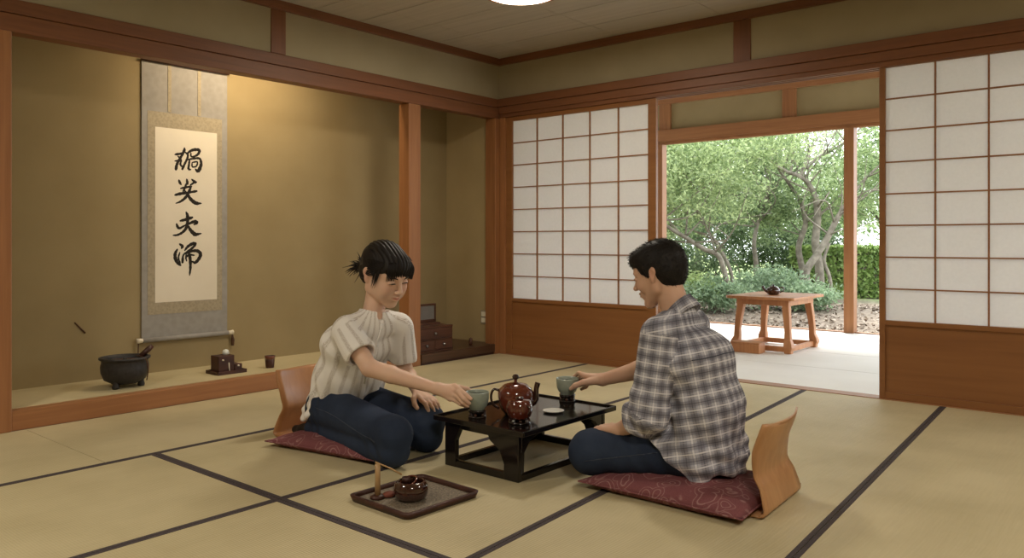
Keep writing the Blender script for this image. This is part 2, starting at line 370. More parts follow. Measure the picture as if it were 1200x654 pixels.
# raised alcove platform: wooden front sill and rush top
pf = struct(MB().box((XL - .07, 1.388, 0), (XL + .001, 4.005, .098)).build('alcove_platform', M['woody'], bevel=.004))
MB().box((XA, 1.28, .0), (XL - .07, 4.06, .10)).build('rush_top', M['tatami'], pf)
pf2 = struct(MB().box((XA, 4.126, .02), (XL + .012, YB - .003, .082)).build('alcove_shelf_board', M['darkboard'], bevel=.003))
MB().box((XA, 4.13, .0), (XL, 4.954, .02)).build('shelf_base', M['darkbrown'], pf2)
# back wall: plaster band over the lintel, walls, lintel
XO0, XO1 = -2.905, -1.395                # opening to the veranda
wb = struct(MB().box((XL, YB, 2.10), (XR, YB + .1, HZ)).build('wall_back', M['plaster_up']))
bm_('trim_8', M['dwoodx'], ((XL + .01, YB - .035, 2.06), (XR, YB + .0, 2.125)), ((XL + .016, YB - .022, 2.0), (XR, YB + .10, 2.058)), ((XL + .016, YB - .012, 1.968), (XR, YB + .015, 2.0)), ((XL + .016, YB + .035, 1.968), (XR, YB + .06, 2.0)), ((XL + .016, YB + .08, 1.968), (XR, YB + .10, 2.0)))
bm_('trim_9', M['dwoodz'], ((-2.312, YB - .006, 2.127), (-2.19, YB + .02, 2.405)))
bm_('trim_10', M['woodx'], ((XL + .02, YB - .012, -.03), (XR, YB + .10, .004)))
bm_('trim_11', W, ((XL + .016, YB - .012, .0), (XL + .075, YB + .1, 1.968)))
# sliding paper doors
def shoji(name, x0, x1, y, ncol, inner0, inner1, ztop=1.967):
    """frame from x0 to x1; paper grid from inner0 to inner1 between z .468 and 1.935"""
    zb, zt = .468, ztop - .033 if ztop < 1.99 else 1.965
    d = empty(name, ((x0 + x1) / 2, y, 0)); struct(d)
    ox = (x0 + x1) / 2
    def B(m, a, b): return m.box((a[0] - ox, a[1], a[2]), (b[0] - ox, b[1], b[2]))
    fr = MB()
    B(fr, (x0, -.015, .004), (inner0, .015, ztop)); B(fr, (inner1, -.015, .004), (x1, .015, ztop))
    B(fr, (inner0, -.015, zt), (inner1, .015, ztop)); B(fr, (inner0, -.015, zb - .028), (inner1, .015, zb)); B(fr, (inner0, -.015, .004), (inner1, .015, .045))
    fr.build('door_frame', M['panel'], d, bevel=.002)
    pn = MB(); B(pn, (inner0 - .004, -.004, .04), (inner1 + .004, .008, zb - .02)); pn.build('lower_panel', M['panel'], d)
    pa = MB(); B(pa, (inner0 - .004, .0045, zb - .01), (inner1 + .004, .0055, zt + .01)); pa.build('paper', M['paper'], d)
    gr = MB(); t = .0042
    for i in range(1, ncol):
        x = inner0 + (inner1 - inner0) * i / ncol; B(gr, (x - t, -.009, zb), (x + t, .004, zt))
    for j in range(1, 8):
        z = zb + (zt - zb) * j / 8; B(gr, (inner0, -.0075, z - t), (inner1, .004, z + t))
    gr.build('lattice', M['woodx'], d)
    return d
shoji('door_1', -4.325, -2.905, YB + .018, 5, -4.261, -2.972)
shoji('door_2', -1.395, .02, YB + .018, 5, -1.362, -.03, 1.995)
shoji('door_3', .0, 1.40, YB + .065, 5, .05, 1.35)
shoji('door_4', 1.39, XR, YB + .018, 4, 1.44, XR - .05)
# right wall, front wall (behind the camera)
wr = struct(MB().box((XR, YF, 0), (XR + .1, YB, HZ)).build('wall_right', M['plaster_up']))
wf = struct(MB().box((XL - .08, YF - .1, 0), (XR, YF, HZ)).build('wall_front', M['plaster_up']))
# veranda (engawa)
YE = 8.49
ev = MB()
for i in range(4): ev.box((-9.5, YB + .11 + i * .845, -.06), (3.5, YB + .11 + (i + 1) * .845 - .006, 0.))
struct(ev.build('floor_veranda', M['engawa'], bevel=.003))
struct(MB().box((-9.5, 5.10, -.15), (3.5, 8.5, -.07)).build('floor_veranda_base', M['stone']))
struct(MB().box((-9.5, YB + .10, 2.72), (3.5, YE + .6, 2.78)).build('ceiling_veranda', M['ceiling']))
struct(MB().box((-9.5, YE, 2.27), (3.5, YE + .06, 2.60)).build('wall_veranda', M['plaster']))
bm_('trim_12', M['woodx'], ((-9.5, YE - .05, 2.14), (3.5, YE + .07, 2.275)), ((-9.5, YE - .03, 2.105), (3.5, YE + .05, 2.14)))
bm_('trim_13', M['woodx'], ((-9.5, YE - .04, 2.585), (3.5, YE + .08, 2.72)))
m = MB()
for x in (-6.3, -4.85, -3.34, -1.8, -.3): m.box((x, YE - .03, 2.275), (x + .15, YE + .01, 2.585))
struct(m.build('trim_14', M['woodz'], bevel=.003))
for i, (x, w) in enumerate(((-7.0, .06), (-4.85, .06), (-2.685, .10), (-.5, .10), (1.7, .10))):
    bm_('trim_%d' % (15 + i), M['woodz'], ((x, YE - .06, .0), (x + w, YE + .05, 2.105)))
bm_('trim_20', M['woodx'], ((-9.5, YE - .03, .0), (3.5, YE + .04, .012)))
# a standing paper screen closes the left end of the veranda
struct(MB().box((-7.05, YE - .005, .0), (-4.88, YE + .005, 2.10)).build('window_1', M['paper']))
struct(MB().box((-9.5, YB + .1, 2.10), (3.5, YB + .13, 2.72)).build('wall_outside', M['plaster']))
struct(MB().box((-9.5, YB + .10, -.05), (-4.40, YB + .2, 2.72)).build('wall_outside_left', M['plaster']))
struct(MB().box((XL - .1, YF - .1, HZ + .06), (XR + .1, YB + .1, HZ + .14)).build('ceiling_slab', M['stone']))

# electric switch on the alcove side wall
sw = tag(empty('light_switch', (-4.568, YB, .293)), 'pale two-button wall switch on the alcove side wall by the corner post', 'light switch')
MB().box((-.036, -.007, -.058), (.036, 0, .058)).build('plate', M['switchfr'], sw, bevel=.002)
for z in (-.026, .026): MB().box((-.024, -.012, z - .019), (.024, -.006, z + .019)).build('button', M['switchpl'], sw, bevel=.002)

# ceiling lamps: the first is in view, the other three are added for brightness
def lamp(x, y, label, r=.236):
    t = tag(empty('ceiling_lamp', (x, y, HZ)), label, 'lamp', 'round ceiling lamps')
    MB().lathe([(0, -.002), (r * .9, -.002), (r, -.03), (r, -.072), (r - .012, -.076), (r - .016, -.06), (0, -.05)], 48).build('rim', M['dwoodz'], t)
    MB().lathe([(0, -.096), (r * .45, -.093), (r * .8, -.083), (r - .013, -.068), (r - .02, -.06), (0, -.055)], 48).build('diffuser', M['lampglow'], t)
lamp(-2.974, 3.588, 'round glowing ceiling lamp with a dark rim at the top of the picture')
lamp(-2.974, -.2, 'added unseen round ceiling lamp over the near left of the room', .236)
lamp(.7, 3.4, 'added unseen round ceiling lamp over the right of the room', .236)
lamp(.5, .2, 'added unseen round ceiling lamp behind the viewer', .236)

# ------------------------------------------------------------------ alcove things
sc = tag(empty('hanging_scroll', (XA + .006, 2.60, 0)), 'tall hanging scroll with four black brush characters on the alcove wall', 'scroll')
def P_(m, y0, y1, z0, z1, x0, x1): return m.box((x0, y0 - 2.60, z0), (x1, y1 - 2.60, z1))
P_(MB(), 2.308, 2.892, .32, 2.08, 0, .004).build('silk_mount', M['silkgrey'], sc)
gm = MB(); P_(gm, 2.345, 2.853, .470, 1.765, .0035, .0055); gm.build('gold_border', M['silkgold'], sc)
pp = P_(MB(), 2.392, 2.815, .545, 1.667, .005, .007).build('paper_sheet', M['washi'], sc)
for y in (2.487, 2.690): P_(MB(), y - .011, y + .011, 1.77, 2.075, .0045, .0065).build('hanging_ribbon', M['silkgold'], sc)
MB().tube([(.014, -.30, 2.083), (.014, .30, 2.083)], .009, 12).build('top_rod', M['darkbrown'], sc)
rd = MB().tube([(.016, -.292, .312), (.016, .292, .312)], .015, 16).build('roller', M['silkgrey'], sc)
for s in (-1, 1):
    MB().tube([(.016, s * .290, .312), (.016, s * .328, .312)], [.013, .017], 16).build('roller_knob', M['ivory'], rd)
MB().tube([(.016, -.318, .30), (.012, -.318, .22), (.008, -.312, .11)], .004, 8).build('weight_cord', M['cord'], sc)
MB().tube([(.016, .322, .30), (.012, .330, .26), (.012, .328, .22)], [.004, .012, .009], 8).build('tassel', M['cord'], sc)
# brush characters: strokes in a 60 x 190 box over the paper; (u, v, half width)
def gl(pts, ox, oy, s): return [((x / s) + ox, (y / s) + oy, w / s) for x, y, w in pts]
G1, G2, S1, S2 = (190, 160), (190, 240), 7.27, 6.54
strokes = []
for st in [[(103, 152, 4), (120, 148, 9), (150, 142, 8), (176, 130, 6)], [(184, 90, 6), (182, 112, 11), (165, 150, 9), (140, 195, 9), (120, 240, 10), (113, 278, 12)],
           [(130, 165, 6), (150, 185, 7), (158, 205, 6)], [(104, 208, 5), (130, 203, 8), (155, 190, 5)], [(190, 125, 6), (212, 150, 8), (205, 185, 8), (185, 230, 8), (166, 275, 10)],
           [(158, 195, 6), (150, 235, 8), (172, 262, 5)], [(205, 140, 7), (235, 112, 9), (272, 98, 11), (310, 102, 11), (300, 135, 9), (268, 158, 7), (240, 160, 6), (238, 132, 6)],
           [(212, 190, 6), (250, 180, 7), (300, 172, 8), (318, 180, 9)], [(226, 190, 7), (222, 230, 8), (218, 270, 9), (236, 276, 6)],
           [(320, 180, 9), (326, 225, 11), (308, 275, 14), (292, 285, 12), (275, 268, 5)], [(250, 212, 5), (292, 206, 6), (284, 244, 6), (250, 250, 6), (248, 215, 5)]]:
    strokes.append(gl(st, *G1, S1))
for st in [[(138, 374, 8), (146, 395, 10), (156, 410, 6)], [(203, 362, 6), (207, 385, 10), (210, 405, 8)], [(245, 362, 6), (272, 384, 12), (286, 384, 6)], [(270, 385, 7), (248, 402, 7), (232, 412, 5)],
           [(152, 444, 6), (190, 434, 8), (243, 424, 7)], [(200, 400, 7), (186, 440, 8), (172, 470, 6)], [(178, 455, 5), (196, 474, 7)], [(106, 502, 8), (150, 490, 11), (220, 478, 8), (287, 464, 9)],
           [(238, 424, 7), (222, 470, 11), (190, 525, 10), (150, 558, 8), (112, 574, 4)], [(205, 480, 8), (228, 525, 12), (262, 560, 14), (290, 572, 13), (328, 572, 4)]]:
    strokes.append(gl(st, *G1, S1))
for st in [[(178, 62, 6), (188, 90, 11), (188, 140, 10), (176, 190, 10), (148, 222, 8), (112, 240, 7), (82, 242, 5)], [(134, 130, 7), (175, 120, 10), (224, 104, 9)],
           [(106, 152, 5), (112, 172, 9), (128, 188, 8), (165, 168, 6)], [(165, 170, 6), (205, 150, 8), (245, 136, 11), (260, 146, 10), (238, 160, 6)],
           [(192, 170, 8), (212, 205, 11), (242, 236, 14), (262, 238, 10), (294, 232, 4)],
           [(130, 312, 7), (150, 330, 10), (142, 346, 6)], [(112, 352, 6), (96, 385, 10), (98, 425, 12), (116, 460, 10), (136, 478, 7)], [(130, 378, 5), (120, 420, 6), (134, 462, 5)],
           [(168, 362, 6), (192, 332, 9), (228, 312, 11), (250, 314, 8), (226, 345, 8), (180, 378, 6), (156, 402, 6), (150, 455, 10)],
           [(165, 392, 6), (215, 372, 8), (262, 370, 11), (288, 396, 12), (276, 432, 11), (248, 462, 10), (222, 452, 5)], [(196, 372, 6), (208, 430, 11), (210, 500, 9), (204, 560, 5)],
           [(174, 420, 5), (200, 400, 8), (240, 404, 5)], [(180, 385, 4), (176, 420, 6), (182, 448, 4)]]:
    strokes.append(gl(st, *G2, S2))
ink = MB()
for q, st in enumerate(strokes):
    # picture box to paper: u 182..255 -> y 2.392..2.815 (perspective already removed), v 149..355 -> z 1.667..0.545
    pts = [(.0, 2.389 + (u - 182) * .00592 - 2.60, 1.667 - ((v - 149.5 - (u - 182) * .03) * .00545), w * .0068) for u, v, w in st]
    cs = spline([p[:3] for p in pts], 6); ws = lerps([p[3] for p in pts], len(cs)); x = .0073 + q * .00001
    L_, R_ = [], []
    for i, p in enumerate(cs):
        t = (cs[min(i + 1, len(cs) - 1)] - cs[max(i - 1, 0)]); t = V((0, t.y, t.z)).normalized(); nn = V((0, -t.z, t.y)); w = ws[i] * (1 + .10 * math.sin(i * 1.7 + q))
        if i in (0, len(cs) - 1): w *= .7
        L_.append((x, p.y + nn.y * w, p.z + nn.z * w)); R_.append((x, p.y - nn.y * w, p.z - nn.z * w))
    n = len(cs); ink.add(L_ + R_, [(i, i + 1, n + i + 1, n + i) for i in range(n - 1)])
    for p, w in ((cs[0], ws[0]), (cs[-1], ws[-1])):
        ink.add([(x + .000005, p.y + w * .8 * math.cos(k * PI / 5), p.z + w * .8 * math.sin(k * PI / 5)) for k in range(10)], [tuple(range(10))])
ink.build('brush_characters', M['ink'], pp)

# iron pot with feet and ladle handle
pt = tag(empty('iron_pot', (-4.66, 2.05, .10)), 'round black iron brazier pot with three feet and a ladle handle on the alcove platform', 'pot')
MB().lathe([(0, .022), (.07, .022), (.11, .045), (.126, .085), (.128, .12), (.122, .148), (.128, .158), (.136, .162), (.136, .172), (.122, .174), (.112, .160), (.112, .10), (.08, .05), (0, .045)], 48).build('bowl', M['iron'], pt)
for a in (-1.0, 1.1, 3.2): MB().lathe([(0, 0), (.018, 0), (.020, .012), (.015, .03), (.02, .05), (0, .05)], 14, (.085 * math.cos(a), .085 * math.sin(a), 0)).build('foot', M['iron'], pt)
MB().tube([(0, .09, .165), (.0, .135, .20), (.0, .158, .218)], [.014, .017, .014], 12).build('ladle_handle', M['darkbrown'], pt)
MB().tube(spline([(.04, .045, .178), (.12, .06, .168), (.138, .07, .11), (.11, .075, .04)], 6), .003, 6).build('looped_cord', M['cord'], pt)
bmi = MB().lathe([(0, .150), (.06, .153), (.111, .150), (.111, .146), (0, .145)], 40).build('lid', M['darkbrown'], pt)
MB().lathe([(0, .166), (.008, .166), (.012, .158), (.006, .150), (0, .15)], 12).build('lid_knob', M['iron'], bmi)
# small smoking set / caddy on a tray
cd = tag(empty('wooden_caddy', (-4.66, 2.68, .10)), 'dark red wooden caddy with a white knob on a small tray, on the alcove platform', 'caddy')
MB().box((-.075, -.095, .0), (.075, .105, .010)).box((-.075, -.095, .010), (-.069, .105, .022)).box((.069, -.095, .010), (.075, .105, .022)).box((-.069, -.095, .010), (.069, -.089, .022)).box((-.069, .099, .010), (.069, .105, .022)).build('tray', M['darkbrown'], cd, bevel=.002)
MB().box((-.05, -.075, .010), (.045, .035, .115)).build('tall_box', M['darkbrown'], cd, bevel=.004)
MB().box((-.045, .037, .010), (.045, .09, .055)).build('low_box', M['darkbrown'], cd, bevel=.004)
MB().lathe([(0, .0), (.018, .0), (.022, .014), (.016, .030), (0, .036)], 20, (-.0, .0, .115)).build('white_knob', M['white'], cd)
MB().tube([(.047, -.005, .07), (.05, -.005, .035), (.055, -.002, .008)], .003, 6).build('string', M['ivory'], cd)
for y, z in ((-.045, .085), (.062, .04)): MB().lathe([(0, 0), (.008, 0), (.006, .008), (0, .010)], 12, (.046, y, z)).build('bead', M['ivory'], cd)
cu = tag(empty('small_wooden_cup', (-4.63, 2.98, .10)), 'small dark reddish tumbler standing alone on the alcove platform', 'cup')
MB().lathe([(0, .0), (.026, 0), (.027, .004), (.0335, .078), (.031, .08), (.026, .010), (0, .008)], 28).build('cup_wall', M['darkbrown'], cu)
MB().lathe([(.0318, .058), (.0330, .058), (.0345, .079), (.0335, .0795)], 28).build('rim_band', M['redglaze'], cu)
# thin dark rod (incense stick) leaning off the wall peg
tk = MB().tube([(-4.985, 1.915, .455), (-4.985, 1.975, .388)], [.004, .005], 8).build('wall_hook', M['cord']); tag(tk, 'short dark slanting peg on the bare alcove wall left of the scroll', 'peg')
tk.data.transform(Matrix.Translation((-.033, 0, 0)))

# tea chest with drawers and the framed box on top
ch = tag(empty('drawer_chest', (-4.60, 4.32, .082)), 'small dark wooden tea chest with drawers on the alcove shelf board', 'chest')
MB().box((-.17, -.20, 0), (.16, .19, .012)).box((-.17, -.20, .183), (.16, .19, .196)).box((-.17, -.20, .012), (.155, -.188, .183)).box((-.17, .178, .012), (.155, .19, .183)).box((-.17, -.188, .012), (-.158, .178, .183)).box((-.158, -.188, .091), (.155, .178, .100)).build('case', M['chest'], ch, bevel=.002)
for y0, y1, z0, z1 in ((-.186, -.004, .014, .089), (.0, .176, .014, .089), (-.186, .176, .102, .181)):
    d = MB().box((-.15, y0, z0), (.158, y1, z1)).build('drawer', M['chest'], ch, bevel=.002)
    k = MB().lathe([(0, 0), (.010, 0), (.007, .006), (.012, .014), (0, .018)], 14).build('knob', M['steel'], d); k.location = (.157, (y0 + y1) / 2, (z0 + z1) / 2); k.rotation_euler = (0, PI / 2, 0)
fb = tag(empty('framed_box', (-4.63, 4.385, .278)), 'open dark box with a pale grey panel standing on the tea chest', 'box')
MB().box((-.06, -.115, 0), (.06, .115, .012)).box((-.01, -.115, .012), (.01, -.100, .155)).box((-.01, .100, .012), (.01, .115, .155)).box((-.01, -.115, .145), (.01, .115, .160)).box((-.01, -.115, .012), (.01, .115, .035)).build('frame', M['chest'], fb, bevel=.002)
MB().box((-.004, -.101, .034), (.004, .101, .146)).build('grey_panel', M['greypanel'], fb)
bt = tag(MB().lathe([(0, 0), (.014, 0), (.016, .02), (.015, .055), (.006, .062), (0, .064)], 18, (-4.50, 4.78, .082)).build('tea_scoop_case', M['chest']), 'thin dark upright case on the alcove board right of the chest', 'case')

# ------------------------------------------------------------------ low lacquer table
TB = tag(empty('lacquer_table', (-2.165, 2.655, 0)), 'low black lacquer table with open cut-out legs between the two people', 'table')
tw, tl, th_ = .235, .318, .2
tp = MB().box((-tw, -tl, th_ - .016), (tw, tl, th_)).build('tabletop', M['lacquer'], TB, bevel=.002)
MB().box((-tw - .008, -tl, th_ - .014), (-tw, tl, th_ + .008)).box((tw, -tl, th_ - .014), (tw + .008, tl, th_ + .008)).box((-tw - .008, -tl - .008, th_ - .014), (tw + .008, -tl, th_ + .008)).box((-tw - .008, tl, th_ - .014), (tw + .008, tl + .008, th_ + .008)).build('raised_rim', M['lacquer'], tp, bevel=.003)
def leg_panel(y0, y1):
    """one end: two legs with shoulder bracket and a floor rail, in the x-z plane"""
    a = .20
    out = [(-a, 0), (a, 0), (a, .184), (-a, .184)]
    m = MB()
    m.slab([(-a, 0), (-a + .062, 0), (-a + .062, .112), (-a + .082, .15), (-a + .10, .184), (-a, .184)], 'y', y0, y1)
    m.slab([(a, 0), (a - .075, 0), (a - .075, .060), (a - .10, .112), (a - .15, .142), (a - .17, .184), (a, .184)], 'y', y0, y1)
    m.slab([(-a + .03, 0), (a - .03, 0), (a - .03, .030), (-a + .07, .030)], 'y', y0 + .001, y1 - .001)
    m.slab([(-a + .05, .160), (a - .05, .160), (a - .05, .184), (-a + .05, .184)], 'y', y0 + .001, y1 - .001)
    return m
leg_panel(-.30, -.278).build('end_frame', M['lacquer'], TB, bevel=.003)
leg_panel(.278, .30).build('end_frame', M['lacquer'], TB, bevel=.003)
MB().slab([(-.278, .184), (-.278, .03), (-.262, .03), (-.258, .11), (-.225, .148), (-.17, .168), (.17, .168), (.225, .148), (.258, .11), (.262, .03), (.278, .03), (.278, .184)], 'x', .176, .198).build('apron', M['lacquer'], TB, bevel=.003)
MB().slab([(-.278, .184), (-.278, .03), (-.262, .03), (-.258, .11), (-.225, .148), (-.17, .168), (.17, .168), (.225, .148), (.258, .11), (.262, .03), (.278, .03), (.278, .184)], 'x', -.198, -.176).build('apron', M['lacquer'], TB, bevel=.003)
MB().box((-.198, -.278, 0), (-.176, .278, .026)).build('floor_rail', M['lacquer'], TB, bevel=.003)
MB().box((.176, -.278, 0), (.198, .278, .026)).build('floor_rail', M['lacquer'], TB, bevel=.003)
# cups on stands
def cup(x, y, label, slabel, r=.050):
    st = tag(empty('cup_stand', (x, y, .2)), slabel, 'cup stand', 'black cup stands')
    MB().lathe([(.0, .020), (.030, .020), (.036, .024), (.037, .034), (.030, .0345), (.028, .029), (0, .029)], 32).build('ring_seat', M['lacquer'], st)
    MB().lathe([(.022, .0), (.037, .0), (.038, .006), (.034, .010), (.024, .009)], 32, closed=True).build('ring_foot', M['lacquer'], st)
    for k in range(6):
        a = k * PI / 3; MB().lathe([(0, 0), (.006, .002), (.007, .007), (.005, .014), (0, .016)], 10, (.031 * math.cos(a), .031 * math.sin(a), .006)).build('bead_post', M['darkglaze'], st)
    c = tag(empty('tea_bowl', (x, y, .2295)), label, 'cup', 'celadon tea bowls')
    k = r / .05
    MB().lathe([(0, .006), (.020, .005), (.021, 0), (.026, 0), (.028, .006), (.040 * k, .020), (.047 * k, .038), (.0495 * k, .060), (.050 * k, .076), (.0485 * k, .079), (.0465 * k, .077), (.0455 * k, .060), (.042 * k, .036), (.03 * k, .018), (0, .014)], 56).build('bowl', M['celadon'], c)
    MB().lathe([(0, .066), (.0458 * k, .066), (.0458 * k, .064), (0, .063)], 40).build('tea', M['tea'], c)  # dark tea set high, in place of the bowl's shaded inside
cup(-2.255, 2.435, 'grey-green tea bowl held by the woman in the white blouse', 'black beaded stand under the bowl on the woman\'s side')
cup(-2.165, 2.945, 'grey-green tea bowl held by the man in the plaid shirt', 'black beaded stand under the bowl on the man\'s side', .052)
# teapot
tpz = tag(empty('teapot', (-2.172, 2.585, .2)), 'large glossy red-brown teapot with a knobbed lid in the middle of the table', 'teapot')
MB().lathe([(0, 0), (.044, 0), (.048, .006), (.062, .022), (.073, .048), (.0765, .078), (.0755, .096), (.068, .110), (.058, .117), (.056, .121), (.053, .119), (.052, .112), (0, .112)], 56).build('body', M['redglaze'], tpz)
ld = MB().lathe([(.052, .112), (.054, .121), (.050, .126), (.032, .131), (.012, .134), (.007, .138), (.007, .148), (0, .148), (0, .112)], 48).build('lid', M['redglaze'], tpz)
MB().lathe([(0, .145), (.006, .147), (.013, .152), (.015, .160), (.010, .168), (0, .171)], 24).build('knob', M['darkglaze'], ld)
dR = V((.763, .647, 0))
sp_ = [dR * .060 + V((0, 0, .045)), dR * .082 + V((0, 0, .060)), dR * .086 + V((0, 0, .088)), dR * .088 + V((0, 0, .112)), dR * .094 + V((0, 0, .134))]
s5 = spline(sp_, 6); MB().tube(s5, lerps([.018, .015, .012, .011, .012], len(s5)), 14).build('spout', M['darkglaze'], tpz)
hd = [-dR * .066 + V((0, 0, .100)), -dR * .092 + V((0, 0, .106)), -dR * .104 + V((0, 0, .080)), -dR * .098 + V((0, 0, .045)), -dR * .070 + V((0, 0, .024))]
h5 = spline(hd, 6); MB().tube(h5, .0055, 12).build('handle', M['darkglaze'], tpz)
# smaller covered pot in front of it, on a beaded ring
sp2 = tag(empty('covered_pot', (-2.055, 2.470, .2)), 'small dark brown covered pot on a beaded ring in front of the teapot', 'pot')
MB().lathe([(.026, 0), (.044, 0), (.045, .006), (.040, .010), (.028, .009)], 32, closed=True).build('stand_ring', M['lacquer'], sp2)
for k in range(8):
    a = k * PI / 4; MB().lathe([(0, 0), (.006, .002), (.007, .006), (.005, .011), (0, .012)], 10, (.038 * math.cos(a), .038 * math.sin(a), .007)).build('bead', M['steel'] if k % 3 == 0 else M['darkglaze'], sp2)
MB().lathe([(0, .018), (.036, .018), (.046, .030), (.0525, .050), (.053, .068), (.048, .086), (.046, .088), (.044, .087), (.044, .08), (0, .08)], 48).build('body', M['brownglaze'], sp2)
l2 = MB().lathe([(.046, .086), (.047, .090), (.040, .094), (.016, .097), (0, .097), (0, .086)], 40).build('lid', M['brownglaze'], sp2)
MB().lathe([(.0, .095), (.015, .096), (.017, .103), (.012, .107), (0, .107)], 24).build('lid_grip', M['darkglaze'], l2)
MB().tube(spline([tuple(V((.66, -.35, 0)) * .047 + V((0, 0, .082))), tuple(V((.75, -.1, 0)) * .075 + V((0, 0, .07))), tuple(V((.75, -.1, 0)) * .074 + V((0, 0, .048))), tuple(V((.70, -.3, 0)) * .05 + V((0, 0, .038)))], 6), .004, 10).build('handle', M['darkglaze'], sp2)
dd = tag(MB().lathe([(0, .002), (.020, .001), (.03, 0), (.044, .007), (.046, .009), (.043, .0095), (.028, .006), (0, .005)], 40, (-2.075, 2.722, .2)).build('small_dish', M['white']), 'flat white oval dish lying on the table right of the teapot', 'dish')

# ------------------------------------------------------------------ floor tray and its things
ty = tag(empty('serving_tray', (-2.135, 1.972, .0), -.03), 'dark speckled rectangular tray on the mats in front of the table', 'tray')
def rr(a, b, r, n=5):
    out = []
    for cx, cy, a0 in ((a - r, b - r, 0), (-a + r, b - r, PI / 2), (-a + r, -b + r, PI), (a - r, -b + r, 1.5 * PI)):
        out += [(cx + r * math.cos(a0 + k * PI / 2 / n), cy + r * math.sin(a0 + k * PI / 2 / n)) for k in range(n + 1)]
    return out
M['speck'] = noisy('speckled_tray', (.05, .035, .025), (.30, .25, .18), 130., .5, .5, .3, .0006)
MB().prism(rr(.155, .165, .02), .002, .008).build('tray_base', M['speck'], ty)
o1, i1 = rr(.165, .178, .028), rr(.152, .164, .02); n = len(o1)
rm = MB(); vs = [(x * .96, y * .96, .0) for x, y in o1] + [(x, y, .022) for x, y in o1] + [(x, y, .023) for x, y in i1] + [(x * .99, y * .99, .006) for x, y in i1]
fs = []
for k in range(3):
    for i in range(n): fs.append((k * n + i, k * n + (i + 1) % n, (k + 1) * n + (i + 1) % n, (k + 1) * n + i))
fs += [(3 * n + i, 3 * n + (i + 1) % n, (i + 1) % n, i) for i in range(n)]
rm.add(vs, fs, True).build('tray_rim', M['darkbrown'], ty)
bw = tag(empty('lidded_bowl', (-2.122, 1.942, .008)), 'round glossy dark brown water bowl on the floor tray', 'bowl')
MB().lathe([(0, 0), (.040, 0), (.044, .004), (.058, .014), (.062, .034), (.060, .052), (.052, .064), (.047, .068), (.043, .066), (.047, .054), (.05, .03), (.035, .012), (0, .010)], 52).build('bowl_wall', M['darkglaze'], bw)
MB().lathe([(0, .046), (.0475, .046), (.0475, .044), (0, .043)], 40).build('water', M['darkglaze'], bw)
MB().tube([(.030 * math.cos(a) - .015, .030 * math.sin(a), .062 + .012 * math.sin(a)) for a in [k * PI / 9 for k in range(19)]], .0035, 8).build('ring_handle', M['brownglaze'], bw)
bh = tag(empty('bamboo_post', (-2.222, 1.872, .008)), 'upright bamboo post on a dark foot at the left corner of the floor tray', 'lid rest')
MB().lathe([(0, 0), (.026, 0), (.027, .008), (.018, .013), (0, .014)], 28).build('foot', M['darkbrown'], bh)
MB().tube([(0, 0, .013), (0, 0, .075), (0, 0, .124)], [.0105, .0095, .0100], 16).build('post', M['bamboo'], bh)
lf = tag(MB().lathe([(0, 0), (.022, .001), (.03, .006), (.026, .014), (.012, .018), (0, .019)], 20, (-2.205, 1.912, .008), .72, .95).build('folded_cloth', M['redleaf']), 'small reddish folded cloth on the floor tray beside the bamboo post', 'cloth')
la = tag(empty('bamboo_ladle', (-2.215, 1.880, .132)), 'thin bamboo ladle lying from the bamboo post to the dark bowl', 'ladle')
MB().tube([(-.016, -.012, .006), (.030, .024, -.018), (.062, .046, -.038)], [.0028, .0032, .0035], 8).build('handle', M['bamboo'], la)
MB().lathe([(0, -.018), (.013, -.018), (.0145, .004), (.0125, .004), (.011, -.014), (0, -.015)], 20, (.074, .055, -.050)).build('scoop', M['darkbrown'], la)

# ------------------------------------------------------------------ cushions and floor backrests
def cushion(name, cx, cy, rz, a, b, h, label):
    m = MB(); N_ = 28; vs = []; 
    def hgt(u, v):
        e = max(0., 1 - abs(u) ** 3.2) ** .55 * max(0., 1 - abs(v) ** 3.2) ** .55
        return e
    grid = []
    for s in (1, -1):
        for i in range(N_ + 1):
            for j in range(N_ + 1):
                u, v = -1 + 2 * i / N_, -1 + 2 * j / N_
                pin = 1 - .045 * (1 - (u * u)) * (abs(v) > .0) * 0 
                px = a * u * (1 - .05 * (1 - v * v) ); py = b * v * (1 - .05 * (1 - u * u))
                e = hgt(u, v); wob = .0025 * math.sin(9 * u + 3 * v) * e + .002 * math.sin(13 * v - 4 * u) * e
                z = h * .38 + (h * .62 * e + wob if s > 0 else -h * .37 * min(1, e * 1.6))
                vs.append((px, py, z))
    n1 = (N_ + 1) ** 2; fs = []
    for i in range(N_):
        for j in range(N_):
            q = i * (N_ + 1) + j; fs.append((q, q + N_ + 1, q + N_ + 2, q + 1)); q += n1; fs.append((q, q + 1, q + N_ + 2, q + N_ + 1))
    m.add(vs, fs, True)
    t = tag(empty(name, (cx, cy, 0), rz), label, 'cushion')
    o = m.build('cushion_cover', M['cushion'], t)
    bm = bmesh.new(); bm.from_mesh(o.data); bmesh.ops.remove_doubles(bm, verts=bm.verts, dist=1e-5); bmesh.ops.recalc_face_normals(bm, faces=bm.faces); bm.to_mesh(o.data); bm.free()
    ring = []
    for k in range(0, 4 * 16):
        s = k // 16; f = -1 + 2 * (k % 16) / 16
        u, v = ((f, -1), (1, f), (-f, 1), (-1, -f))[s]
        ring.append((a * u * (1 - .05 * (1 - v * v)), b * v * (1 - .05 * (1 - u * u)), h * .38))
    MB().tube(ring + [ring[0]], .0032, 8).build('seam_piping', M['cushion'], t)
    return t
cushion('floor_cushion', -1.425, 2.705, .0, .325, .255, .075, 'maroon patterned floor cushion under the man in the plaid shirt')
cushion('floor_cushion', -2.915, 2.305, .17, .325, .220, .066, 'maroon patterned floor cushion under the kneeling woman')
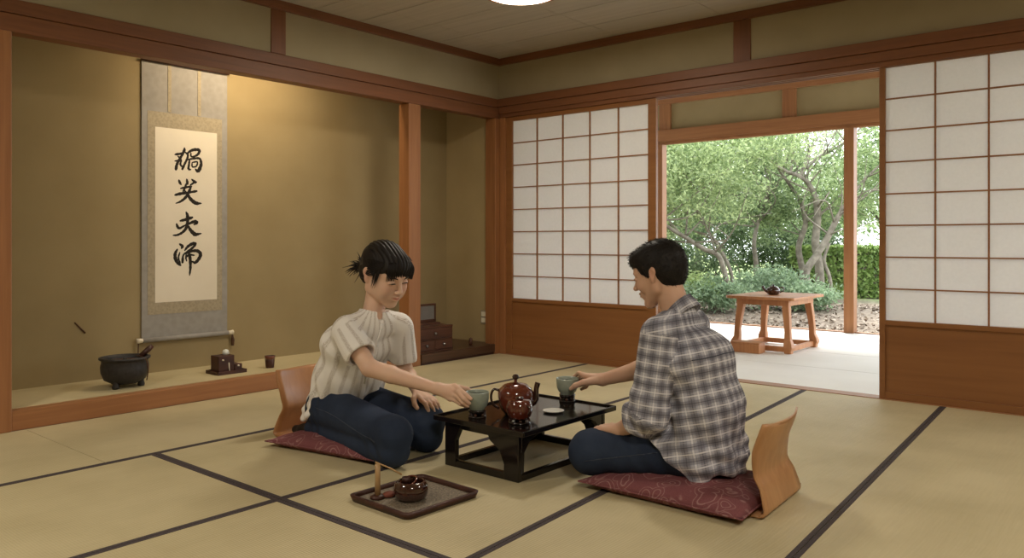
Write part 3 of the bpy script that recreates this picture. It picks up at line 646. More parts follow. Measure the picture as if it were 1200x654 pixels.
def backrest(loc, rz, label, w=.21, mat='ply'):
    """bent plywood legless-chair back: profile in x-z, floor flap to the front"""
    t = tag(empty('floor_chair', loc, rz), label, 'legless chair')
    prof = [(-.30, .006), (-.10, .006), (-.012, .007), (.006, .018), (.0, .05), (-.012, .09), (-.026, .125), (-.026, .150), (-.018, .185), (-.002, .235), (.016, .285), (.026, .318)]
    hw = [w * .8, w * .95, w * 1.0, w * 1.0, w * .97, w * .92, w * .90, w * .90, w * .95, w * .99, w * 1.0, w * .96]
    n = 10
    def sheet(lo, hi):
        m = MB(); vs = []; ns = spline([(prof[i][0], hw[i], prof[i][1]) for i in range(lo, hi)], 4)
        for p in ns:
            for j in range(n + 1):
                s = -1 + 2 * j / n; crv = .028 * (s * s) * min(1., max(0., (p.z - .10) / .12))
                top = -.014 * (1 - s * s) if p == ns[-1] and hi == len(prof) else 0
                vs.append((p.x + .0 - crv, p.y * s, p.z + top))
        m.add(vs, [(i * (n + 1) + j, i * (n + 1) + j + 1, (i + 1) * (n + 1) + j + 1, (i + 1) * (n + 1) + j) for i in range(len(ns) - 1) for j in range(n)], True)
        return m
    sheet(2, len(prof)).build('back_panel', M[mat], t, solid=.008)
    sheet(0, 3).build('seat_board', M[mat], t, solid=.008)
    return t
# ------------------------------------------------------------------ garden
GZ = -.15
gd = MB()
N_ = 70
xs = np.linspace(-26, 12, N_ + 1); ys = 8.56 + (np.linspace(0, 1, N_ + 1) ** 1.6) * 34
for y in ys:
    for x in xs: gd.v.append((x, y, GZ + .035 * math.sin(x * 1.3 + y) + .03 * math.sin(y * 1.9 - x * .7) - (.06 if y < 8.6 else 0)))
for j in range(N_):
    for i in range(N_): q = j * (N_ + 1) + i; gd.f.append((q, q + 1, q + N_ + 2, q + N_ + 1)); gd.sm.append(True)
gmat, nt, N, L = new_mat('garden_ground'); b, o = bsdf(nt, .95, .1)
co = coords(nt); n1 = node(nt, 'ShaderNodeTexNoise', Scale=16., Detail=6.); L.new(co, n1.inputs['Vector'])
n2 = node(nt, 'ShaderNodeTexNoise', Scale=.5, Detail=2.); L.new(co, n2.inputs['Vector'])
sx = node(nt, 'ShaderNodeSeparateXYZ'); L.new(co, sx.inputs[0])
ad = node(nt, 'ShaderNodeMath', operation='MULTIPLY_ADD'); L.new(n2.outputs[0], ad.inputs[0]); ad.inputs[1].default_value = 3.; L.new(sx.outputs[1], ad.inputs[2])
mr = node(nt, 'ShaderNodeMapRange'); L.new(ad.outputs[0], mr.inputs[0]); mr.inputs[1].default_value = 16.2; mr.inputs[2].default_value = 17.6
mx = node(nt, 'ShaderNodeMix', data_type='RGBA'); L.new(mr.outputs[0], mx.inputs[0])
L.new(ramp(nt, n1.outputs[0], [(.3, (.13, .10, .08)), (.7, (.30, .25, .20))]), mx.inputs[6]); L.new(ramp(nt, n1.outputs[0], [(.3, (.22, .30, .12)), (.7, (.36, .44, .20))]), mx.inputs[7])
L.new(mx.outputs[2], b.inputs['Base Color']); bump(nt, b, n1.outputs[0], .6, .02)
struct(gd.build('garden_ground', gmat))

def quads_mesh(name, P, U, Vv, cols, mat, parent, fold=None):
    """P centres (n,3), U half-length vectors, Vv half-width vectors: pointed leaf quads"""
    n = len(P); co = np.empty((n, 4, 3), np.float32)
    co[:, 0] = P - U; co[:, 1] = P + Vv; co[:, 2] = P + U; co[:, 3] = P - Vv
    me = bpy.data.meshes.new(name); me.vertices.add(4 * n); me.loops.add(4 * n); me.polygons.add(n)
    me.vertices.foreach_set('co', co.ravel()); me.loops.foreach_set('vertex_index', np.arange(4 * n, dtype=np.int32))
    me.polygons.foreach_set('loop_start', np.arange(0, 4 * n, 4, dtype=np.int32)); me.polygons.foreach_set('loop_total', np.full(n, 4, np.int32))
    me.update(); a = me.color_attributes.new('Col', 'FLOAT_COLOR', 'POINT')
    cc = np.ones((n, 4, 4), np.float32); cc[:, :, :3] = cols[:, None, :]; a.data.foreach_set('color', cc.ravel())
    me.materials.append(mat); o = bpy.data.objects.new(name, me); C.objects.link(o)
    if parent: o.parent = parent
    return o
def unit(a): return a / np.maximum(np.linalg.norm(a, axis=1, keepdims=True), 1e-9)
def leaf_cloud(blobs, size, c1, c2, up=.5):
    """blobs: (centre, radii, n_sprays, leaves_per_spray, spread)"""
    Ps = []
    for c, r, ns, nl, sp in blobs:
        d = unit(rng.normal(size=(ns, 3))); rad = rng.random((ns, 1)) ** .45
        cen = np.array(c) + d * rad * np.array(r)
        p = np.repeat(cen, nl, 0) + rng.normal(size=(ns * nl, 3)) * sp * np.array([1, 1, .55])
        Ps.append(p)
    P = np.concatenate(Ps); n = len(P); P[:, 2] = np.maximum(P[:, 2], GZ + .02)
    nrm = unit(rng.normal(size=(n, 3)) + np.array([0, -.3, up])); u = unit(np.cross(nrm, rng.normal(size=(n, 3)))); v = np.cross(nrm, u)
    s = size * (0.6 + .8 * rng.random((n, 1))); k = rng.random((n, 1)); cols = np.array(c1) * (1 - k) + np.array(c2) * k
    return P, u * s, v * s * .42, cols
def plant(name, label, cat, base, trunks, blobs, size, c1, c2, bark='bark', group=None, up=.5, thick=.62):
    t = tag(empty(name, base), label, cat, group); B = np.array(base)
    if trunks:
        m = MB()
        for pts, r in trunks:
            s = spline([tuple(np.array(p) - B) for p in pts], 6); m.tube(s, lerps([q * thick for q in r], len(s)), 9)
        m.build('trunk' if cat == 'tree' else 'stem', M[bark], t)
    P, U, Vv, cols = leaf_cloud(blobs, size, c1, c2, up)
    quads_mesh('foliage', P - B, U, Vv, cols, M['leaf'], t)
    return t
def twigs(pts, n, ln, r0):                       # side branches off a limb
    out = []; s = spline(pts, 6)
    for _ in range(n):
        i = random.randrange(len(s) // 3, len(s)); p = s[i]; d = V((random.gauss(0, 1), random.gauss(0, .8), random.uniform(.1, 1.3))).normalized()
        q = p + d * ln * .5 + V((random.gauss(0, .1), 0, random.gauss(0, .1))); e = q + (d + V((random.gauss(0, .5), random.gauss(0, .3), random.gauss(0, .4)))).normalized() * ln * .6
        out.append(([tuple(p), tuple(q), tuple(e)], [r0, r0 * .6, r0 * .2]))
    return out
LG1, LG2 = (.14, .21, .085), (.50, .60, .30)
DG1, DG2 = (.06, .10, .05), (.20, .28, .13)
# leaning tree on the left
TA = [(-5.38, 11.57, 0.03), (-5.44, 11.51, 0.43), (-5.52, 11.45, 0.72), (-5.68, 11.31, 0.82), (-5.83, 11.05, 0.98), (-5.94, 10.70, 1.14), (-6.07, 10.33, 1.36)]
TA2 = [(-5.47, 11.88, 0.01), (-5.51, 11.85, 0.47), (-5.65, 11.73, 0.85), (-5.93, 11.75, 1.23), (-6.28, 11.72, 1.75), (-6.61, 11.70, 2.18), (-6.91, 11.71, 2.57)]
tr = [(TA, [.075, .07, .062, .06, .055, .045, .03]), (TA2, [.06, .05, .045, .035, .025, .02, .012])]
tr += twigs(TA, 10, 1.3, .026) + twigs(TA2, 16, 1.4, .024)
plant('garden_tree', 'leaning grey-barked tree with bent twin trunks left of the outdoor table', 'tree', TA[0], tr,
      [((-5.93, 11.49, 2.00), (1.3, 1.4, .75), 170, 60, .14), ((-6.24, 10.96, 1.58), (1.3, 1.4, .9), 120, 60, .14), ((-5.75, 12.17, 2.52), (1.4, 1.3, .5), 120, 60, .15), ((-5.98, 11.45, 2.74), (1.8, 1.5, .9), 130, 60, .16)], .034, LG1, LG2)
# twisted middle tree
TB1 = [(-5.96, 13.96, -0.10), (-5.98, 13.94, 0.49), (-5.97, 13.82, 0.91), (-5.92, 13.86, 1.27), (-5.83, 13.94, 1.61), (-5.82, 14.08, 2.00), (-5.95, 14.09, 2.48), (-6.12, 13.95, 2.87), (-6.24, 13.85, 3.34)]
TB2 = [(-5.80, 13.96, 1.67), (-5.67, 14.34, 2.12), (-5.64, 14.63, 2.61), (-5.65, 14.88, 3.09), (-5.55, 14.96, 3.57)]
tr = [(TB1, [.085, .075, .062, .055, .05, .045, .035, .025, .015]), (TB2, [.04, .035, .028, .02, .012])] + twigs(TB1, 18, 1.4, .026) + twigs(TB2, 12, 1.2, .02)
tr += [([(-6.33, 14.04, -0.12), (-6.35, 14.02, 0.39), (-6.47, 13.92, 0.68), (-6.67, 13.75, 0.96)], [.03, .028, .022, .014])]
plant('garden_tree', 'slender twisted tree standing in the middle of the garden view behind the outdoor table', 'tree', TB1[0], tr,
      [((-6.45, 13.94, 1.87), (1.2, 1.1, .75), 100, 60, .14), ((-5.96, 14.61, 1.35), (.9, .9, .5), 50, 60, .12), ((-6.18, 14.16, 2.42), (1.0, 1.0, .5), 34, 60, .12)], .036, (.08, .13, .06), (.32, .42, .20))
# big gnarled tree on the right
R1 = [(-4.70, 13.32, -0.03), (-4.82, 13.22, 0.39), (-4.69, 13.33, 0.70), (-4.57, 13.43, 0.94), (-4.43, 13.55, 1.30), (-4.30, 13.66, 1.58), (-4.09, 13.84, 1.95), (-3.78, 14.10, 2.33)]
R2 = [(-4.84, 13.99, -0.08), (-4.86, 13.97, 0.52), (-4.91, 13.93, 0.92), (-4.88, 13.95, 1.36), (-4.91, 13.93, 1.70), (-5.00, 13.86, 1.94), (-5.11, 13.76, 2.07), (-5.27, 13.49, 2.16), (-5.50, 13.17, 2.37), (-5.75, 12.83, 2.64)]
R3 = [(-5.11, 13.76, 2.07), (-5.05, 13.94, 2.33), (-5.07, 14.06, 2.57), (-5.11, 14.02, 2.82), (-5.16, 13.98, 3.24)]
R4 = [(-5.02, 13.84, 2.20), (-4.88, 13.95, 2.40), (-4.72, 14.09, 2.50), (-4.52, 14.26, 2.68), (-4.30, 14.45, 2.91)]
R5 = [(-4.59, 13.81, -0.05), (-4.62, 13.78, 0.34), (-4.69, 13.72, 0.63), (-4.62, 13.78, 0.92)]
R6 = [(-5.23, 14.18, -0.11), (-5.23, 14.18, 0.41), (-5.28, 14.14, 0.84), (-5.19, 14.22, 1.27), (-5.26, 14.16, 1.66), (-5.44, 14.00, 2.03), (-5.58, 13.88, 2.33), (-5.56, 13.90, 2.74)]
R7 = [(-5.28, 13.75, 2.11), (-5.24, 13.78, 2.48), (-5.16, 13.85, 2.78), (-5.08, 13.92, 3.08)]
tr = [(R1, [.12, .105, .095, .09, .075, .055, .04, .02]), (R2, [.13, .12, .11, .10, .085, .065, .055, .045, .03, .015]), (R3, [.05, .045, .04, .035, .02]), (R4, [.04, .036, .03, .022, .012]),
      (R5, [.06, .05, .045, .035]), (R6, [.10, .09, .085, .075, .06, .045, .03, .02]), (R7, [.035, .03, .026, .02])]
tr += twigs(R1, 10, 1.1, .026) + twigs(R2, 16, 1.4, .026) + twigs(R4, 8, 1.0, .02) + twigs(R3, 8, 1.0, .02) + twigs(R6, 14, 1.2, .022)
plant('garden_tree', 'big gnarled tree with several thick crossing limbs right of the outdoor table', 'tree', R2[0], tr,
      [((-4.12, 14.34, 1.94), (.9, 1.0, .7), 60, 60, .13), ((-4.71, 14.62, 1.60), (.6, .8, .5), 30, 60, .12), ((-3.90, 14.53, 2.67), (1.0, 1.0, .7), 60, 60, .13), ((-5.62, 14.38, 1.54), (.8, .8, .5), 40, 60, .12), ((-5.16, 13.98, 2.94), (1.6, 1.1, .45), 22, 60, .11)], .034, (.09, .15, .06), (.36, .46, .21), 'bark')
# farther trees; garden haze is put into their paler leaf colours
for (u_, D_, z_, r_, lab) in (((-10.73, 15.81, 3.25), 0, 0, (3.0, 2.2, 2.4), 'broad pale green tree at the far left of the garden'), ((-9.42, 18.24, 2.41), 0, 0, (2.6, 2.0, 1.7), 'pale leafy tree beyond the leaning tree'),
                              ((-8.00, 20.75, 1.97), 0, 0, (2.4, 2.0, 1.15), 'pale leafy tree beyond the twisted middle tree'), ((-5.29, 20.42, 2.34), 0, 0, (1.9, 1.6, 1.5), 'green leafy tree beyond the right-hand veranda post'), ((-3.96, 24.18, 3.05), 0, 0, (3.4, 2.4, 2.4), 'broad tree at the far right of the garden, behind the paper doors')):
    bx_, by_, bz_ = u_
    plant('garden_tree', lab, 'tree', (bx_, by_, GZ), [([(bx_, by_, GZ), (bx_ + .1, by_, 1.2), (bx_ - .15, by_, bz_), (bx_, by_, bz_ + 1.2)], [.16, .13, .09, .03]), ([(bx_ + .1, by_, 1.0), (bx_ + .8, by_ + .2, 2.0), (bx_ + 1.4, by_, 3.0)], [.08, .06, .02]), ([(bx_ + .1, by_, .8), (bx_ - .7, by_ + .2, 1.8), (bx_ - 1.5, by_, 2.6)], [.08, .06, .02])],
          [((bx_, by_, bz_ + .4), r_, 120, 60, .26), ((bx_, by_ + .5, 1.5), (r_[0], r_[1], .5), 34, 50, .22)], .065, (.22, .30, .15), (.58, .66, .42), 'barkdark')
# dense dark bushes under the trees
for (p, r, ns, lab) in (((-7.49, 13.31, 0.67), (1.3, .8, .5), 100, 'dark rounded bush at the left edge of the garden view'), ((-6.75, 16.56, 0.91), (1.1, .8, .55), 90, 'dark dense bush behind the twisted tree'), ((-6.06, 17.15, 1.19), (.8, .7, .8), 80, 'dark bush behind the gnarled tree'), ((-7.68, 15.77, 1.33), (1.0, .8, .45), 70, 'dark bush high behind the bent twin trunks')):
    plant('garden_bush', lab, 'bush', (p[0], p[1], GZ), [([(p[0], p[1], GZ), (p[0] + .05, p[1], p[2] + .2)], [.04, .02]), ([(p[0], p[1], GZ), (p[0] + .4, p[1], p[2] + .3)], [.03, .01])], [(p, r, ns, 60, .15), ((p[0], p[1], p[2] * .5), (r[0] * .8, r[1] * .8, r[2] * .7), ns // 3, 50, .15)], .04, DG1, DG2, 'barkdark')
# ferny shrubs in front
for (p, r, ns, lab, c1, c2) in (((-5.61, 11.51, 0.18), (.50, .45, .20), 70, 'feathery pale green shrub left of the outdoor table', (.17, .26, .15), (.40, .52, .32)),
                                ((-5.16, 12.41, 0.23), (.62, .45, .27), 90, 'feathery green shrub directly behind the outdoor table', (.15, .23, .14), (.36, .47, .29)),
                                ((-4.42, 12.25, 0.13), (.36, .35, .18), 60, 'low feathery shrub at the right end of the outdoor table', (.17, .26, .15), (.40, .52, .32)),
                                ((-6.00, 11.43, 0.24), (.42, .4, .20), 50, 'small yellowish green shrub near the left veranda post', (.22, .32, .10), (.50, .60, .28)),
                                ((-5.89, 10.22, 0.17), (.42, .4, .22), 50, 'low green shrub hidden behind the man\'s head', (.15, .23, .14), (.36, .47, .29))):
    m_ = [([(p[0], p[1], GZ), (p[0] + dx * .5, p[1] + .0, p[2]), (p[0] + dx, p[1], p[2] + .18)], [.012, .009, .004]) for dx in (-.35, -.15, .12, .33)]
    plant('garden_shrub', lab, 'shrub', (p[0], p[1], GZ), m_, [(p, r, ns, 45, .09), ((p[0], p[1], GZ + .15), (r[0] * .9, r[1], .12), ns // 4, 40, .07)], .032, c1, c2, up=1.1)
# clipped hedge on the right
h0, h1 = (-5.54, 14.84, 0.35), (-3.45, 17.53, 0.33)
n = 15000; tt = rng.random(n); ww = (rng.random(n) - .5) * .9; zz = GZ + .02 + rng.random(n) * .98
face = rng.random(n); zz = np.where(face < .35, GZ + .96 + rng.normal(size=n) * .025, zz); ww = np.where(face >= .35, np.sign(ww) * .44 + rng.normal(size=n) * .03, ww)
P = np.stack([h0[0] + (h1[0] - h0[0]) * tt, h0[1] + (h1[1] - h0[1]) * tt + ww, zz], 1)
nr = unit(rng.normal(size=(n, 3)) + np.array([0, -.6, .6])); u_ = unit(np.cross(nr, rng.normal(size=(n, 3)))); v_ = np.cross(nr, u_); s_ = .045 * (0.6 + .8 * rng.random((n, 1))); k_ = rng.random((n, 1))
hg = tag(empty('garden_hedge', (h0[0], h0[1], GZ)), 'clipped box hedge at the right of the garden behind the veranda post', 'hedge')
core = MB(); core.slab([(h0[0], 0), (h1[0], 0), (h1[0], .9), (h0[0], .9)], 'y', 0, 1)
cv = []; 
for (x, y) in ((h0[0], h0[1]), (h1[0], h1[1])):
    for w_ in (-.36, .36):
        for z in (0, .9): cv.append((x - h0[0], y - h0[1] + w_, z))
MB().add(cv, [(0, 1, 5, 4), (2, 6, 7, 3), (1, 3, 7, 5), (0, 4, 6, 2), (0, 2, 3, 1), (4, 5, 7, 6)]).build('stem', M['barkdark'], hg)
quads_mesh('foliage', P - np.array([h0[0], h0[1], GZ]), u_ * s_, v_ * s_ * .55, np.array((.12, .20, .05)) * (1 - k_) + np.array((.34, .46, .15)) * k_, M['leaf'], hg)
# bark chips on the bed
n = 9000; P = np.stack([rng.uniform(-11, -1, n), 8.62 + rng.random(n) ** 1.3 * 6., np.zeros(n)], 1)
P[:, 2] = GZ + .035 * np.sin(P[:, 0] * 1.3 + P[:, 1]) + .03 * np.sin(P[:, 1] * 1.9 - P[:, 0] * .7) + .012
nr = unit(rng.normal(size=(n, 3)) * .5 + np.array([0, 0, 1])); u_ = unit(np.cross(nr, rng.normal(size=(n, 3)))); v_ = np.cross(nr, u_); s_ = .03 * (.5 + rng.random((n, 1))); k_ = rng.random((n, 1))
tag(quads_mesh('bark_chips', P, u_ * s_, v_ * s_ * .5, np.array((.12, .085, .06)) * (1 - k_) + np.array((.48, .40, .33)) * k_, M['chip'], None), 'brown bark chips and dry leaves covering the garden bed', 'bark chips', kind='stuff')

# outdoor table on the veranda
ot = tag(empty('wooden_side_table', (-2.76, 6.84, 0), .0), 'small orange-brown wooden table with stretchers out on the pale veranda', 'table')
def octo(a, b, c): return [(-a + c, -b), (a - c, -b), (a, -b + c), (a, b - c), (a - c, b), (-a + c, b), (-a, b - c), (-a, -b + c)]
MB().prism(octo(.30, .37, .02), .446, .470).build('tabletop', M['gardenwood'], ot, bevel=.004)
MB().box((-.23, -.29, .395), (.23, -.265, .446)).box((-.23, .265, .395), (.23, .29, .446)).box((-.23, -.265, .395), (-.205, .265, .446)).box((.205, -.265, .395), (.23, .265, .446)).build('apron', M['gardenwood'], ot, bevel=.003)
for sx_ in (-1, 1):
    for sy_ in (-1, 1):
        m = MB(); prof = [(.198, .446, .030), (.200, .38, .030), (.212, .28, .027), (.222, .18, .024), (.222, .12, .026), (.232, .08, .034), (.236, .05, .036), (.230, .02, .030), (.230, 0, .030)]
        vs = []; n = 4
        for x, z, h in prof:
            cx, cy = sx_ * x, sy_ * (x + .06)
            vs += [(cx - h, cy - h, z), (cx + h, cy - h, z), (cx + h, cy + h, z), (cx - h, cy + h, z)]
        k = len(prof); m.add(vs, [(0, 1, 2, 3), tuple(4 * (k - 1) + j for j in (3, 2, 1, 0))] + [(4 * i + j, 4 * i + (j + 1) % 4, 4 * i + 4 + (j + 1) % 4, 4 * i + 4 + j) for i in range(k - 1) for j in range(4)])
        m.build('leg', M['gardenwood'], ot, bevel=.006)
for b_ in (((-.22, -.30, .012), (.22, -.27, .055)), ((-.22, .27, .012), (.22, .30, .055)), ((-.24, -.28, .012), (-.21, .28, .055)), ((.21, -.28, .012), (.24, .28, .055))):
    MB().box(*b_).build('stretcher', M['gardenwood'], ot, bevel=.004)
wbx = tag(empty('wooden_box', (-2.83, 6.43, 0), .0), 'small low orange wooden box on the veranda floor before the outdoor table', 'box')
MB().box((-.12, -.06, 0), (.12, .07, .078)).build('box_body', M['gardenwood'], wbx, bevel=.006)
MB().box((-.126, -.066, .078), (.126, .076, .090)).build('lid', M['gardenwood'], wbx, bevel=.005)
gt = tag(empty('dark_teapot', (-2.755, 6.78, .470)), 'small dark glazed teapot on the outdoor wooden table', 'teapot')
MB().lathe([(0, 0), (.036, 0), (.05, .012), (.060, .035), (.056, .055), (.040, .068), (.034, .070), (0, .07)], 36).build('body', M['darkglaze'], gt)
l3 = MB().lathe([(.034, .069), (.035, .073), (.014, .080), (0, .081), (0, .069)], 28).build('lid', M['darkglaze'], gt)
MB().lathe([(0, .078), (.006, .080), (.009, .086), (.005, .093), (0, .094)], 16).build('knob', M['darkglaze'], l3)
q_ = -dR
MB().tube(spline([tuple(q_ * .05 + V((0, 0, .03))), tuple(q_ * .075 + V((0, 0, .045))), tuple(q_ * .092 + V((0, 0, .078)))], 6), lerps([.014, .010, .012], 13), 12).build('spout', M['darkglaze'], gt)
MB().tube(spline([tuple(dR * .05 + V((0, 0, .062))), tuple(dR * .085 + V((0, 0, .066))), tuple(dR * .09 + V((0, 0, .04))), tuple(dR * .055 + V((0, 0, .02)))], 6), .006, 10).build('handle', M['darkglaze'], gt)
# ------------------------------------------------------------------ implicit-surface modelling for the figures
def A(*p): return np.array(p, np.float64)
def nrm(v): return v / np.linalg.norm(v)
CULL = None                                         # (centre, radius, unit) of the chunk being evaluated
class Sdf:
    """ordered list of (operation, distance function, blend radius, mask radius)"""
    def __init__(s): s.ops = []
    def u(s, f, k=.012): s.ops.append(('u', f, k)); return s
    def cut(s, f, k=.004): s.ops.append(('s', f, k)); return s
    def disp(s, g): s.ops.append(('d', g, 0)); return s
    def __call__(s, P):
        global CULL
        acc = np.full(len(P), 10.); cl = CULL
        for op, f, k in s.ops:
            if op == 'd':
                if acc.min() < 5: acc = acc + f(P)
                continue
            if cl is not None and len(P) > 50 and float(f(cl[0][None])[0]) > cl[1] * 1.15 + k + .03 * cl[2]: continue
            d = f(P)
            if op == 'u':
                h = np.clip(.5 + .5 * (acc - d) / k, 0, 1); acc = acc * (1 - h) + d * h - k * h * (1 - h)
            else:
                d = -d; h = np.clip(.5 - .5 * (acc - d) / k, 0, 1); acc = acc * (1 - h) + d * h + k * h * (1 - h)
        return acc
def cone(a, b, ra, rb):
    a, b = A(*a), A(*b); ab = b - a; l2 = float(ab @ ab) + 1e-12
    def f(P):
        t = np.clip((P - a) @ ab / l2, 0, 1); return np.linalg.norm(P - a - t[:, None] * ab, axis=1) - (ra + (rb - ra) * t)
    return f
def econe(a, b, ra, rb, lat, ratio):                # cone flattened: lateral half width = ratio * radius
    a, b = A(*a), A(*b); lat = nrm(A(*lat)); k = 1 - 1 / ratio
    ab = b - a; ab = ab - lat * (ab @ lat) * k; l2 = float(ab @ ab) + 1e-12
    def f(P):
        Q = P - a; Q = Q - (Q @ lat)[:, None] * lat * k
        t = np.clip(Q @ ab / l2, 0, 1); return (np.linalg.norm(Q - t[:, None] * ab, axis=1) - (ra + (rb - ra) * t)) * (1. if ratio < 1.2 else .85)
    return f
def ell(c, r, R=None):
    c, r = A(*c), A(*r)
    def f(P):
        Q = P - c
        if R is not None: Q = Q @ R
        k0 = np.linalg.norm(Q / r, axis=1); k1 = np.linalg.norm(Q / (r * r), axis=1); return k0 * (k0 - 1) / np.maximum(k1, 1e-9)
    return f
def chain(s, pts, rs, k=.01):
    for i in range(len(pts) - 1): s.u(cone(pts[i], pts[i + 1], rs[i], rs[i + 1]), k)
    return s
def moved(f, O, R, sc=1.):                          # local function placed: world = O + R @ local * sc
    def g(P):
        global CULL
        cl = CULL
        if cl is not None: CULL = ((cl[0] - O) @ R / sc, cl[1] / sc, cl[2] / sc)
        d = f((P - O) @ R / sc) * sc; CULL = cl; return d
    return g
_RN = np.random.default_rng(3)
_W = [(_RN.normal(size=3), _RN.random() * 6.28) for _ in range(24)]
def wobble(P, freq, n=6, off=0):
    o = np.zeros(len(P))
    for i in range(n):
        w, ph = _W[(i + off) % 24]; o += np.sin(P @ (w * freq) + ph)
    return o / n
def surface(f, lo, hi, h, B=8):
    """sparse surface nets"""
    lo = A(*lo); nb = np.ceil((A(*hi) - lo) / (h * B)).astype(int)
    g = np.stack(np.meshgrid(*[np.arange(n) for n in nb], indexing='ij'), -1).reshape(-1, 3)
    cen = lo + (g + .5) * B * h; d = np.concatenate([f(c) for c in np.array_split(cen, max(1, len(cen) // 60000))])
    g = g[np.abs(d) < B * h * 1.15]
    loc = np.stack(np.meshgrid(*[np.arange(B + 1)] * 3, indexing='ij'), -1).reshape(-1, 3)
    keys, vco, edges = [], [], []
    S = (nb * B + 4).astype(np.int64); lin = lambda I: (I[..., 0] * S[1] + I[..., 1]) * S[2] + I[..., 2]
    corner = np.array([(i, j, k) for i in (0, 1) for j in (0, 1) for k in (0, 1)])
    E12 = [(a, b) for a in range(8) for b in range(a + 1, 8) if np.abs(corner[a] - corner[b]).sum() == 1]
    global CULL
    sup = (g // 3) @ np.array([1000000, 1000, 1]); _, inv = np.unique(sup, return_inverse=True); order = np.argsort(inv.ravel(), kind='stable'); cuts = np.flatnonzero(np.diff(inv.ravel()[order])) + 1
    for gb in np.split(g[order], cuts):
        c0, c1 = lo + gb.min(0) * B * h, lo + (gb.max(0) + 1) * B * h
        CULL = ((c0 + c1) / 2, float(np.linalg.norm(c1 - c0)) / 2, 1.)
        I = gb[:, None, :] * B + loc[None]; n = len(gb)
        D = f((lo + I.reshape(-1, 3) * h)).reshape(n, B + 1, B + 1, B + 1)
        Cs = np.stack([D[:, c[0]:c[0] + B, c[1]:c[1] + B, c[2]:c[2] + B] for c in corner], -1)
        sg = Cs < 0; m = sg.any(-1) & ~sg.all(-1); idx = np.argwhere(m); cv = Cs[m]
        acc = np.zeros((len(idx), 3)); cnt = np.zeros(len(idx))
        for a, b in E12:
            x = (cv[:, a] < 0) != (cv[:, b] < 0); den = cv[:, a] - cv[:, b]; t = np.where(x, cv[:, a] / np.where(np.abs(den) < 1e-12, 1, den), 0)
            acc += np.where(x[:, None], corner[a] + t[:, None] * (corner[b] - corner[a]), 0); cnt += x
        if not len(idx): continue
        cell = gb[idx[:, 0]] * B + idx[:, 1:]; keys.append(lin(cell)); vc = lo + (cell + acc / cnt[:, None]) * h
        for _ in range(2):                          # pull vertices onto the surface
            d = f(vc); e = h * .25
            G = np.stack([f(vc + A(*[e if i == j else 0 for j in range(3)])) - d for i in range(3)], 1) / e
            st = (d / np.maximum((G * G).sum(1), .2))[:, None] * G; ln = np.linalg.norm(st, axis=1, keepdims=True); vc = vc - st * np.minimum(1, h * .8 / np.maximum(ln, 1e-9))
        vco.append(vc)
        for ax in range(3):
            sl = [slice(None)] + [slice(0, B)] * 3; s2 = list(sl); s2[ax + 1] = slice(1, B + 1)
            a_, b_ = D[tuple(sl)] < 0, D[tuple(s2)] < 0; e = np.argwhere(a_ != b_)
            if len(e): edges.append((ax, gb[e[:, 0]] * B + e[:, 1:], a_[tuple(e.T)]))
    keys = np.concatenate(keys); vco = np.concatenate(vco); keys, ui = np.unique(keys, return_index=True); vco = vco[ui]
    F = []
    for ax, c, sg in edges:
        u = np.zeros(3, int); v = np.zeros(3, int); u[(ax + 1) % 3] = 1; v[(ax + 2) % 3] = 1
        q = np.stack([lin(c - u - v), lin(c - v), lin(c), lin(c - u)], 1); p = np.searchsorted(keys, q); p = np.minimum(p, len(keys) - 1)
        ok = (keys[p] == q).all(1); q = p[ok]; sg = sg[ok]; q[~sg] = q[~sg][:, ::-1]; F.append(q)
    F = np.concatenate(F)
    CULL = None
    return vco, F
def np_mesh(name, v, f, mat, parent=None, origin=(0, 0, 0), col=None, uv=None):
    me = bpy.data.meshes.new(name); n = len(f)
    me.vertices.add(len(v)); me.vertices.foreach_set('co', (v - A(*origin)).astype(np.float32).ravel())
    me.loops.add(4 * n); me.loops.foreach_set('vertex_index', f.astype(np.int32).ravel()); me.polygons.add(n)
    me.polygons.foreach_set('loop_start', np.arange(0, 4 * n, 4, dtype=np.int32)); me.polygons.foreach_set('loop_total', np.full(n, 4, np.int32))
    me.polygons.foreach_set('use_smooth', np.ones(n, bool)); me.update()
    if col is not None:
        a = me.color_attributes.new('Col', 'FLOAT_COLOR', 'POINT'); c = np.ones((len(v), 4), np.float32); c[:, :3] = col; a.data.foreach_set('color', c.ravel())
    if uv is not None:
        l = me.uv_layers.new(name='UVMap'); l.data.foreach_set('uv', uv.astype(np.float32).ravel())
    me.materials.append(mat); o = bpy.data.objects.new(name, me); C.objects.link(o)
    if parent: o.parent = parent
    return o
def Rz(a): c, s = math.cos(a), math.sin(a); return np.array([[c, -s, 0], [s, c, 0], [0, 0, 1.]])
def Ry(a): c, s = math.cos(a), math.sin(a); return np.array([[c, 0, s], [0, 1, 0], [-s, 0, c]])   # +a tips forward (x) axis down
def Rx(a): c, s = math.cos(a), math.sin(a); return np.array([[1, 0, 0], [0, c, -s], [0, s, c]])
def smooth01(x, a, b): t = np.clip((x - a) / (b - a), 0, 1); return t * t * (3 - 2 * t)

